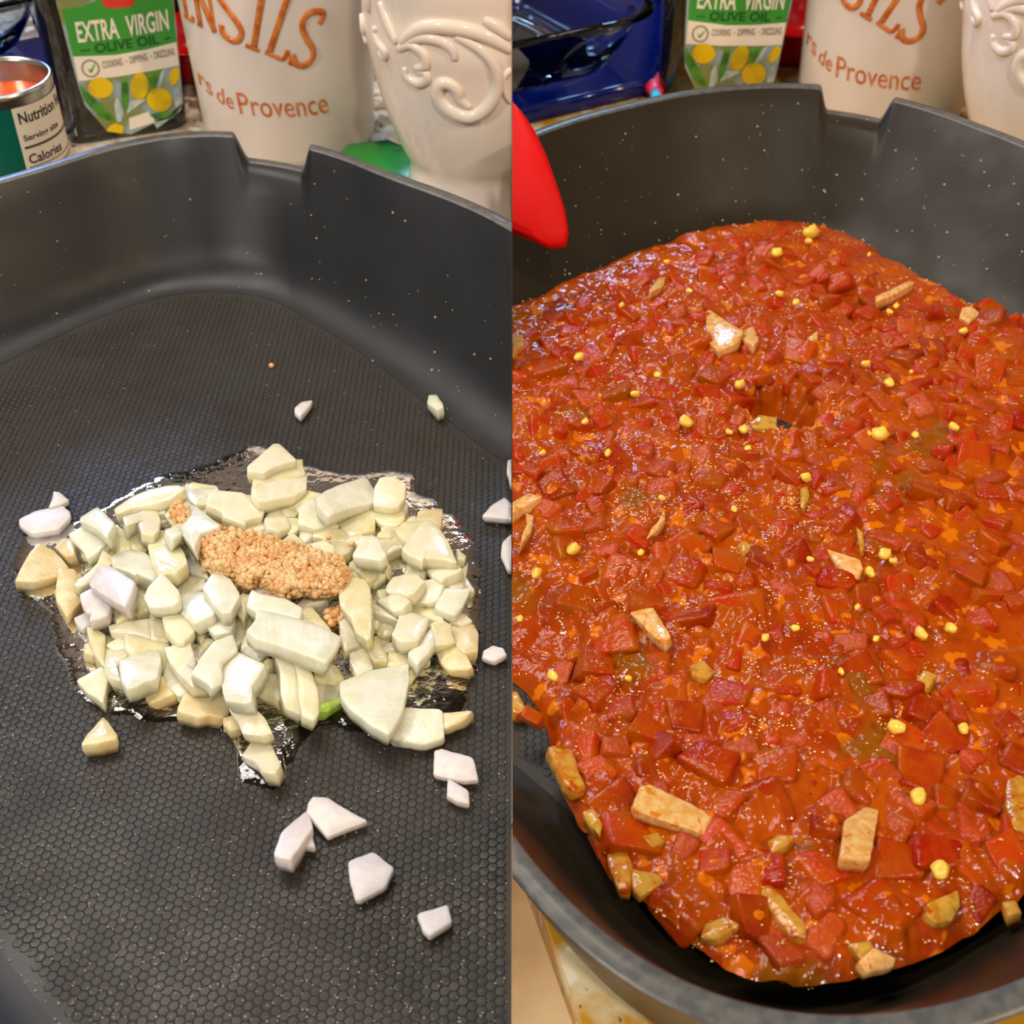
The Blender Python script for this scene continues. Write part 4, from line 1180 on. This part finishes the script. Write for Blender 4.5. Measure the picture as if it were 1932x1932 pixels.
lab_poly('brand_badge', [(214,-22),(216,0),(224,8),(262,4),(271,-4),(272,-22)], 'brand_red', 2, lab)
lab_text('lettering', 'EXTRA', (172,72), (243,60), (-4,-36), 'cream', 3, lab)
lab_text('lettering', 'VIRGIN', (256,57), (329,40), (-3,-36), 'cream', 3, lab)
lab_text('lettering', 'OLIVE OIL', (200,91), (311,68), (-2,-17), 'dgreen', 3, lab)
lab_poly('dash', [(175,87),(191,84),(191,86),(175,89)], 'dgreen', 3, lab)
lab_poly('dash', [(320,58),(331,55),(331,58),(320,61)], 'dgreen', 3, lab)
lab_text('lettering', 'COOKING', (211,119), (246,111), (-2,-13), 'ink_grey', 3, lab)
lab_text('lettering', 'DIPPING', (259,108), (290,100), (-2,-13), 'ink_grey', 3, lab)
lab_text('lettering', 'DRIZZLING', (302,97), (338,88), (-2,-13), 'ink_grey', 3, lab)
for q in ((252, 104), (296, 93)):
    lab_poly('dot', ell(q[0], q[1], 1.6, 1.4), 'ink_grey', 3, lab)
ring = ell(190, 120, 16, 17, 0, 28)
ring2 = ell(190, 120, 12.5, 13.5, 0, 28)
mesh_obj('check_ring', [lab_pt(x, y, 2) for x, y in ring + ring2], [(i, (i + 1) % 28, 28 + (i + 1) % 28, 28 + i) for i in range(28)], M['ink_grey'], lab, smooth=False)
lab_poly('check_mark', [(184,118),(187,121),(189,124),(200,106),(192,127),(189,128)], 'lgreen', 3, lab)
lab_poly('leaf', [(169,150),(180,163),(210,195),(228,220),(222,222),(200,213),(175,180)], 'leaf', 3, lab)
lab_poly('leaf', [(242,138),(254,133),(254,190),(247,205),(240,180)], 'leaf', 2, lab)
lab_poly('leaf', [(290,126),(314,116),(300,155),(285,150)], 'leaf', 2, lab)
lab_poly('leaf', [(292,205),(335,200),(322,212),(300,216)], 'leaf', 3, lab)
lab_poly('leaf', [(232,172),(238,185),(243,205),(238,222),(230,222),(227,190)], 'leaf_pale', 3, lab)
lab_poly('leaf', [(255,180),(285,175),(262,195),(248,206)], 'leaf_pale', 3, lab)
lab_poly('leaf', [(312,122),(320,116),(312,150),(303,155)], 'leaf_pale', 3, lab)
lab_poly('leaf', [(296,222),(330,212),(349,188),(346,196),(302,234)], 'leaf_pale', 3, lab)
lab_poly('leaf', [(330,160),(342,150),(349,180),(338,192)], 'leaf_pale', 2, lab)
lab_poly('olive', ell(205, 156, 22, 20, -.2), 'olive_fruit', 4, lab)
lab_poly('olive', ell(273, 151, 16, 27, .15), 'olive_fruit', 4, lab)
lab_poly('olive', ell(308, 176, 23, 24, 0), 'olive_fruit', 5, lab)
lab_poly('olive', ell(336, 129, 9, 18, .25), 'olive_fruit', 4, lab)
lab_poly('olive', [(210,240),(218,229),(228,224),(240,228),(242,238),(238,245)], 'olive_fruit', 5, lab)
lab_poly('print_patch', [(252,214),(288,200),(291,211),(296,212),(298,222),(252,238)], 'cream', 4, lab)

# --- utensil canister
uC = on_z(557, 322, ZC)
ur0, ur1 = 0.0455, 0.0525
uloc = Vector((uC.x * 1.07, uC.y + ur0, ZC))
can = empty('utensil_canister', uloc, -1, 'tall glazed stoneware crock lettered in orange behind the onion pan', 'canister')
UH = 0.165
prof = [(0, 0), (ur0 * .93, 0), (ur0 * .99, .002), (ur0, .006)] + [(ur0 + (ur1 - ur0) * t, .006 + (UH - .01) * t) for t in (.2, .4, .6, .8, 1)] + \
       [(ur1 + .0012, UH), (ur1 - .001, UH + .003), (ur1 - .005, UH), (ur1 - .006, UH - .01), (ur0 - .005, .01), (0, .008)]
V, F = lathe(prof, 72)
mesh_obj('body', V, F, M['stone'], can)
ubear = math.atan2(uloc.y, uloc.x) + math.pi       # direction from the crock to the camera
def crock_pt(px, py, off):
    z = 0.085 - 0.063 * (py / 240.0)
    r = ur0 + (ur1 - ur0) * max(0, min(1.3, (z - .006) / (UH - .01)))
    a = math.asin(max(-1, min(1, (px - 557) / (170 - .05 * py))))
    return Vector(((r + off) * math.cos(ubear + a), (r + off) * math.sin(ubear + a), z))
crock_n = lambda p: Vector((p.x, p.y, 0)).normalized()
LET = {'letter_e': [[(165,-330),(168,-160),(178,330)],[(150,332),(205,336),(246,330),(246,268)],[(165,-330),(235,-310)],[(170,0),(225,10)]],
       'letter_n': [[(322,-240),(328,350)],[(330,-300),(385,0),(485,390)],[(475,-290),(482,370)],[(300,352),(352,352)],[(445,-290),(505,-290)]],
       'letter_s': [[(700,-250),(640,-290),(570,-230),(560,-130),(620,0),(700,130),(770,260),(790,360),(745,450),(680,470),(605,430),(570,360),(575,280)]],
       'letter_i': [[(1110,-250),(1040,0),(910,520)],[(818,508),(890,545),(962,572)],[(1050,-280),(1160,-230)]],
       'letter_l': [[(1430,-250),(1320,0),(1085,575)],[(1028,588),(1130,650),(1225,690),(1290,580)],[(1370,-280),(1490,-220)]],
       'letter_s_': [[(1680,300),(1742,182),(1610,138),(1512,205),(1482,330),(1522,480),(1572,600),(1560,720),(1460,802),(1360,765),(1330,640)],[(1290,770),(1350,640)]]}
for k, strokes in LET.items():
    parts = []
    for si, st in enumerate(strokes):
        pts = [crock_pt(380 + x * .14493, y * .14493, .0003) for x, y in st]
        big = si == 0 or k == 'letter_n' and si == 1
        parts.append(tube(smooth_line(pts, 5) if len(pts) > 2 else smooth_line(pts, 6), .0016 if big else .0011, 8, .55, crock_n))
    V, F = merge(parts)
    mesh_obj('letter', V, F, M['orange'], can)
def crock_text(s, bl, br, up):
    V, F = text_mesh(s)
    f = lambda u, v, o: crock_pt(380 + (bl[0] + (br[0] - bl[0]) * u + up[0] * v) * .14493, (bl[1] + (br[1] - bl[1]) * u + up[1] * v) * .14493, o)
    n = len(V)
    mesh_obj('lettering', [f(u, v, .0004) for u, v in V], F, M['orange'], can, smooth=False)
crock_text('Provence', (650, 1450), (1690, 1490), (-20, -300))
crock_text('de', (395, 1345), (580, 1415), (10, -230))
crock_text('rs', (200, 1225), (350, 1315), (0, -260))

# --- ornate urn
oC = on_z(905, 452, ZC)
orb = 0.036
oloc = Vector((oC.x * 1.06, oC.y + orb, ZC))
urn = empty('ornate_canister', oloc, -1, 'ivory glazed urn with raised scrolls beside the lettered crock, onion picture', 'canister')
OPX = [(-60, 218), (0, 212), (40, 213), (75, 212), (110, 205), (160, 196), (200, 187), (250, 172), (300, 152), (335, 138), (400, 112), (440, 100)]
oz = lambda py: (HC - ZC) - (oloc.y - .02) * math.tan(PITCH + math.atan((py - 966) / FPX))
osc = (oloc.y * CP + .2 * SP) / FPX
oprof = [(0, 0), (orb * .9, 0), (orb, .003)]
pr = sorted([(oz(py), r * osc) for py, r in OPX])
pr = [(z, r) for z, r in pr if z > .008]
oprof += [(r, z) for z, r in pr]
zt, rt = pr[-1]
oprof += [(rt * .96, zt + .02), (rt * .84, zt + .035), (rt * .80, zt + .045), (rt * .86, zt + .05), (rt * .82, zt + .052), (rt * .76, zt + .045), (rt * .8, zt + .02), (rt * .9, zt - .02), (orb * .7, .012), (0, .01)]
oprof = [(p.x, p.y) for p in smooth_line([(r, z, 0) for r, z in oprof], 3)]
V, F = lathe(oprof, 96)
mesh_obj('body', V, F, M['ivory'], urn)
obear = math.atan2(oloc.y, oloc.x) + math.pi
def urn_r(z):
    for (z0, r0), (z1, r1) in zip(pr, pr[1:]):
        if z0 <= z <= z1: return r0 + (r1 - r0) * (z - z0) / (z1 - z0)
    return pr[-1][1] if z > pr[-1][0] else pr[0][1]
def urn_pt(px, py, off):
    z = oz(py)
    r = urn_r(z)
    a = math.asin(max(-1, min(1, (px - 905) * osc / r)))
    return Vector(((r + off) * math.cos(obear + a), (r + off) * math.sin(obear + a), z))
SCROLL = [([(1932,190),(1800,100),(1650,40),(1500,20),(1350,40),(1250,110),(1190,190)],.0032),
 ([(1560,80),(1720,170),(1820,300),(1840,450),(1770,600),(1650,680),(1520,650),(1430,560),(1430,460),(1490,430),(1560,480),(1575,545),(1640,610)],.0030),
 ([(1210,190),(1320,120),(1450,120),(1530,170),(1550,250)],.0024),([(1160,240),(1250,185),(1340,230),(1345,320),(1270,350)],.0022),
 ([(1200,370),(1210,430),(1280,465),(1340,430),(1350,380),(1290,370)],.0021),([(1000,150),(990,200),(1020,260),(1065,300),(1050,350),(1010,330)],.0020),
 ([(890,150),(900,250),(885,330),(905,370)],.0022),([(1050,-60),(1100,90),(1150,200)],.0022),([(960,-60),(950,70)],.0020),
 ([(1932,330),(1880,380),(1870,420),(1900,520),(1932,590)],.0018),([(1932,100),(1850,30),(1750,-40)],.0024)]
for st, rad in SCROLL:
    pts = smooth_line([urn_pt(466 + x / 3.864, y / 3.864, 0.0004) for x, y in st], 6)
    n = len(pts)
    V, F = tube(pts, [rad * (.45 + .55 * math.sin(math.pi * min(1, (i + 1) / n * 1.02)) ** .6) for i in range(n)], 10, .75, crock_n)
    mesh_obj('scroll_relief', V, F, M['ivory'], urn)

# --- opened tin
tZ = on_z(-14, 147, 0.066)
tin = empty('tin_can', (tZ.x, tZ.y, ZC), -1, 'small opened tin of tomato sauce with a nutrition label', 'tin can')
tr = 106 / FPX * (tZ.y * CP + (HC - .066) * SP)
TH = 0.066 - ZC
V, F = lathe([(0, 0), (tr * .96, 0), (tr, .002), (tr, TH - .004), (tr * 1.015, TH - .002), (tr * 1.02, TH), (tr * .97, TH + .0006), (tr * .955, TH - .002), (tr * .955, .004), (0, .004)], 64)
mesh_obj('body', V, F, M['tin'], tin)
V, F = lathe([(0, TH - .011), (tr * .5, TH - .0112), (tr * .954, TH - .0105)], 48)
mesh_obj('sauce_filling', V, F, M['can_sauce'], tin)
tb = math.atan2(tZ.y, tZ.x) + math.pi
def cyl_strip(a0, a1, z0, z1, off, n=40):
    V = []
    for z in (z0, z1):
        for i in range(n + 1):
            a = a0 + (a1 - a0) * i / n
            V.append(((tr + off) * math.cos(a), (tr + off) * math.sin(a), z))
    return V, [(i, i + 1, n + 2 + i, n + 1 + i) for i in range(n)]
for nm, a0, a1, z0, z1, off, mt in (('paper_label', -3.0, 0.18, .003, .020, .0002, 'cream'), ('paper_label', -3.0, 0.18, .020, .0325, .0002, 'olive'), ('paper_label', -3.0, 0.18, .0325, TH - .0055, .0002, 'teal'),
                                    ('nutrition_panel', 0.16, 1.75, .003, TH - .0055, .0003, 'paper')):
    V, F = cyl_strip(tb + a0, tb + a1, z0, z1, off)
    lp = mesh_obj(nm, V, F, M[mt], tin)
def tin_text(s, a0, a1, z, h, mat):
    V, F = text_mesh(s, 0.02)
    mesh_obj('print', [((tr + .0005) * math.cos(tb + a0 + (a1 - a0) * u), (tr + .0005) * math.sin(tb + a0 + (a1 - a0) * u), z + h * v) for u, v in V], F, M[mat], lp, smooth=False)
ztop = TH - .0055
tin_text('Nutrition Facts', .24, 1.60, ztop - .0072, .0050, 'ink')
tin_text('Serving size', .24, 1.05, ztop - .0150, .0026, 'ink')
for z, h in ((ztop - .0185, .0010), (ztop - .0272, .0004)):
    V, F = cyl_strip(tb + .22, tb + 1.7, z, z + h, .0005)
    mesh_obj('rule', V, F, M['ink'], lp)
tin_text('Calories', .24, 1.0, ztop - .0255, .0042, 'ink')
for k in range(7):
    V, F = cyl_strip(tb + .25, tb + (1.3 if k % 2 else 1.55), ztop - .0305 - k * .0044, ztop - .0305 - k * .0044 + .0011, .0005)
    mesh_obj('small_print', V, F, M['ink_grey'], lp)

# --- glass dishes, blue trays, bowls, appliances, packets, spoons
def make_dish(side, corner_px, ang, label, w=0.21, d=0.15, h=0.034, zb=None):
    zb = ZC + 0.0105 if zb is None else zb
    c = on_z(corner_px[0], corner_px[1], zb)
    L = lambda q: Matrix.Rotation(ang, 3, 'Z') @ Vector(q)
    o = L((-w * .40, d * .40, 0))
    root = empty('glass_dish', (c.x + o.x, c.y + o.y, zb), side, label, 'dish', rz=ang)
    loops = []
    for k, z in ((.76, 0.0), (.80, .001), (.83, .004), (.90, h * .45), (.975, h * .90), (1.03, h * .95), (1.035, h), (.985, h + .001), (.945, h * .90), (.87, h * .45), (.80, .008), (.74, .005)):
        loops.append(rrect(w * k, d * k, .028 * k, 8, 0, 0, z))
    V, F = loft(loops, True, True, True)
    mesh_obj('body', V, F, M['clear'], root)
    return root
def slab(name, corners, z0, z1, mat, side, label, cat, bev=.002):
    c = sum((Vector(p) for p in corners), Vector()) / len(corners)
    V, F = prism([(p[0] - c.x, p[1] - c.y) for p in corners], 0, z1 - z0)
    o = bevelled(name, V, F, mat, bev, 3, side=side, label=label, cat=cat, smooth=True)
    o.location = (c.x, c.y, z0)
    return o
def tray(side, pa, pb, pc, depth, ext0, label):
    a, b = on_z(pa[0], pa[1], ZC + .01), on_z(pb[0], pb[1], ZC + .01)
    d = (b - a).normalized()
    n = Vector((-d.y, d.x, 0))
    a2, b2 = a - d * ext0, b
    c2 = on_z(pc[0], pc[1], ZC + .01)
    c2 = b2 + (c2 - b2).normalized() * depth
    return slab('blue_tray', [a2, b2, c2, a2 + n * depth], ZC, ZC + .010, M['blue'], side, label, 'tray', .003), math.atan2(d.y, d.x)
tL, aL = tray(-1, (40, 232), (140, 205), (130, 60), .13, .12, 'glossy dark blue tray behind the opened tin')
tR, aR = tray(1, (990, 206), (1240, 147), (1268, 40), .30, .12, 'glossy dark blue tray carrying the glass dish, behind the sauce pan')
make_dish(-1, (52, 96), aL, 'clear glass baking dish at the top left behind the opened tin')
make_dish(1, (1165, 132), aR, 'clear glass baking dish on the blue tray behind the sauce pan')
def bowl(px, py, side, label):
    c = on_z(px, py, ZC)
    root = empty('red_bowl', (c.x, c.y, ZC), side, label, 'bowl')
    V, F = lathe([(0, 0), (.022, 0), (.024, .001), (.031, .009), (.035, .019), (.0365, .022), (.0375, .0225), (.036, .023), (.034, .019), (.029, .010), (.020, .004), (0, .003)], 48)
    mesh_obj('body', V, F, M['red'], root)
bowl(372, 132, -1, 'glossy red bowl between the oil bottle and the crock, onion picture')
bowl(1496, 100, 1, 'glossy red bowl between the oil bottle and the crock, sauce picture')
def appliance(x0, x1, py, side, label):
    a, b = on_z(x0, py, ZC), on_z(x1, py, ZC)
    root = empty('black_appliance', ((a.x + b.x) / 2, a.y + .09, ZC), side, label, 'appliance')
    w = abs(b.x - a.x)
    V, F = loft([rrect(w * k, .18 * k, .03, 6, 0, 0, z) for k, z in ((.96, .0), (.99, .004), (1, .012), (1, .15), (.97, .165), (.9, .17))], True, True, True)
    mesh_obj('housing', V, F, M['black'], root)
    V, F = prism([(-w * .35, -.0915), (w * .35, -.0915), (w * .35, -.0895), (-w * .35, -.0895)], .03, .12)
    mesh_obj('front_panel', V, F, M['glass_dark'], root, smooth=False)
appliance(60, 760, 88, -1, 'black glossy appliance at the back of the onion worktop')
appliance(1238, 1980, 54, 1, 'black glossy appliance at the back of the sauce worktop')
def packet(pix, side, label):
    P = [on_z(x, y, ZC + .012) for x, y in pix]
    c = sum(P, Vector()) / len(P)
    loops = [[((p.x - c.x) * k, (p.y - c.y) * k, z) for p in P] for k, z in ((.9, 0), (1.02, .003), (1.04, .007), (1.0, .011), (.85, .0135), (.4, .0145))]
    V, F = loft(loops, True, True, True)
    o = mesh_obj('green_packet', V, F, M['packet'], side=side, label=label, cat='packet')
    o.location = (c.x, c.y, ZC)
packet([(628,298),(655,270),(735,262),(800,290),(810,345),(760,360),(680,340)], -1, 'green plastic packet at the foot of the ivory urn, onion picture')
packet([(1790,250),(1808,226),(1850,218),(1920,240),(1930,290),(1860,290)], 1, 'green plastic packet at the foot of the ivory urn, sauce picture')
def spoon(pts, side, label):
    P = [on_z(x, y, ZC + .006) for x, y in pts]            # head tip, head base, band end, handle end
    root = empty('spoon', (P[2].x, P[2].y, ZC), side, label, 'spoon')
    o = Vector((P[2].x, P[2].y, ZC))
    h = smooth_line([P[0] - o, P[0].lerp(P[1], .5) - o + Vector((-.002, 0, 0)), P[1] - o], 5)
    V, F = tube(h, [.0012 + .0060 * math.sin(math.pi * (i + .6) / (len(h) + .4)) ** .7 for i in range(len(h))], 12, .55)
    mesh_obj('head', V, F, M['pink'], root)
    V, F = tube([P[1] - o, P[1].lerp(P[2], .5) - o, P[2] - o], .0032, 10)
    mesh_obj('band', V, F, M['cyan'], root)
    V, F = tube([P[2] - o, P[2].lerp(P[3], .5) - o, P[3] - o], .0020, 10)
    mesh_obj('handle', V, F, M['white_plastic'], root)
spoon([(124, 178), (110, 218), (113, 230), (124, 300)], -1, 'pink spoon with a blue band lying between tin and oil bottle')
spoon([(1256, 138), (1236, 176), (1239, 188), (1248, 240)], 1, 'pink spoon with a blue band beside the oil bottle, sauce picture')

# --- copies behind the second pan
def behind(root, px_ref, base_px, new_px, label):
    base = on_z(base_px[0], base_px[1], ZC)
    new = on_z(new_px[0], new_px[1], ZC)
    rel = Vector(root.location) - base
    dz = (math.atan2(new.y, new.x) - math.atan2(base.y, base.x))
    rel = Matrix.Rotation(dz, 3, 'Z') @ rel
    return copy_tree(root, new + rel, root.rotation_euler.z + dz, 1, label)
behind(bottle, 245, (245, 262), (1350, 200), 'dark olive oil bottle with green label behind the sauce pan')
behind(can, 557, (557, 322), (1642, 264), 'tall glazed stoneware crock lettered in orange behind the sauce pan')
behind(urn, 905, (905, 452), (1920, 404), 'ivory glazed urn with raised scrolls at the far right of the sauce picture')

# --- red spatula leaning into the sauce pan
SD = 0.50
sp0 = Vector((0, 0, HC)) + Vector((0, CP, -SP)) * SD
sn = Vector((0, -CP, SP))
out = [(1068,466),(1073,440),(1066,395),(1050,345),(1030,290),(1008,245),(985,212),(955,180),(915,160),(880,190),(865,260),(870,340),(890,400),(920,428),(966,442),(1010,458),(1040,470)]
P = [on_plane(x, y, sp0, sn) for x, y in out]
sc = sum(P, Vector()) / len(P)
spat = empty('spatula', (sc.x, sc.y, sc.z), 1, 'red silicone spatula reaching into the sauce pan from the left', 'spatula')
loops = []
for ins, dz in ((.0022, -.0030), (.0004, -.0018), (0, 0), (.0004, .0018), (.0022, .0030)):
    loops.append([p - sc + (sc - p).normalized() * ins + sn * dz for p in P])
V, F = loft(loops, True, True, True)
mesh_obj('blade', V, F, M['silicone'], spat)
hp = [on_plane(x, y, sp0, sn) - sc for x, y in ((905, 230), (880, 120), (850, -60))]
V, F = tube(hp, .006, 12)
mesh_obj('handle', V, F, M['white_plastic'], spat)

# ------------------------------------------------------------------ each picture ends at the dividing plane x = 0
bpy.context.view_layer.update()
EPS = 0.00015
for o in list(bpy.data.objects):
    s = SIDE.get(o.name)
    if o.type != 'MESH' or s is None: continue
    MW = o.matrix_world
    n = len(o.data.vertices)
    co = np.empty(n * 3)
    o.data.vertices.foreach_get('co', co)
    x = co.reshape(-1, 3) @ np.array(MW.to_3x3())[0] + MW.translation.x
    if (x * s >= EPS).all(): continue
    if (x * s < EPS).all():
        bpy.data.objects.remove(o)
        continue
    me = o.data.copy()
    o.data = me
    bm = bmesh.new()
    bm.from_mesh(me)
    inv = MW.inverted()
    co_l = inv @ Vector((EPS * s, 0, 0))
    no_l = (MW.to_3x3().transposed() @ Vector((-s, 0, 0))).normalized()
    r = bmesh.ops.bisect_plane(bm, geom=bm.verts[:] + bm.edges[:] + bm.faces[:], plane_co=co_l, plane_no=no_l, clear_outer=True)
    if o.name.split('.')[0] not in ('tomato_sauce', 'oil_puddle', 'hexagon_relief', 'cooking_surface', 'sauce_filling', 'rim', 'lettering'):
        ed = [e for e in r['geom_cut'] if isinstance(e, bmesh.types.BMEdge) and e.is_valid and e.is_boundary]
        if ed:
            try: bmesh.ops.holes_fill(bm, edges=ed)
            except Exception: pass
    bm.to_mesh(me)
    bm.free()
for o in list(bpy.data.objects):                             # nothing left of it on this side of the plane
    if o.type == 'EMPTY' and not o.children:
        bpy.data.objects.remove(o)
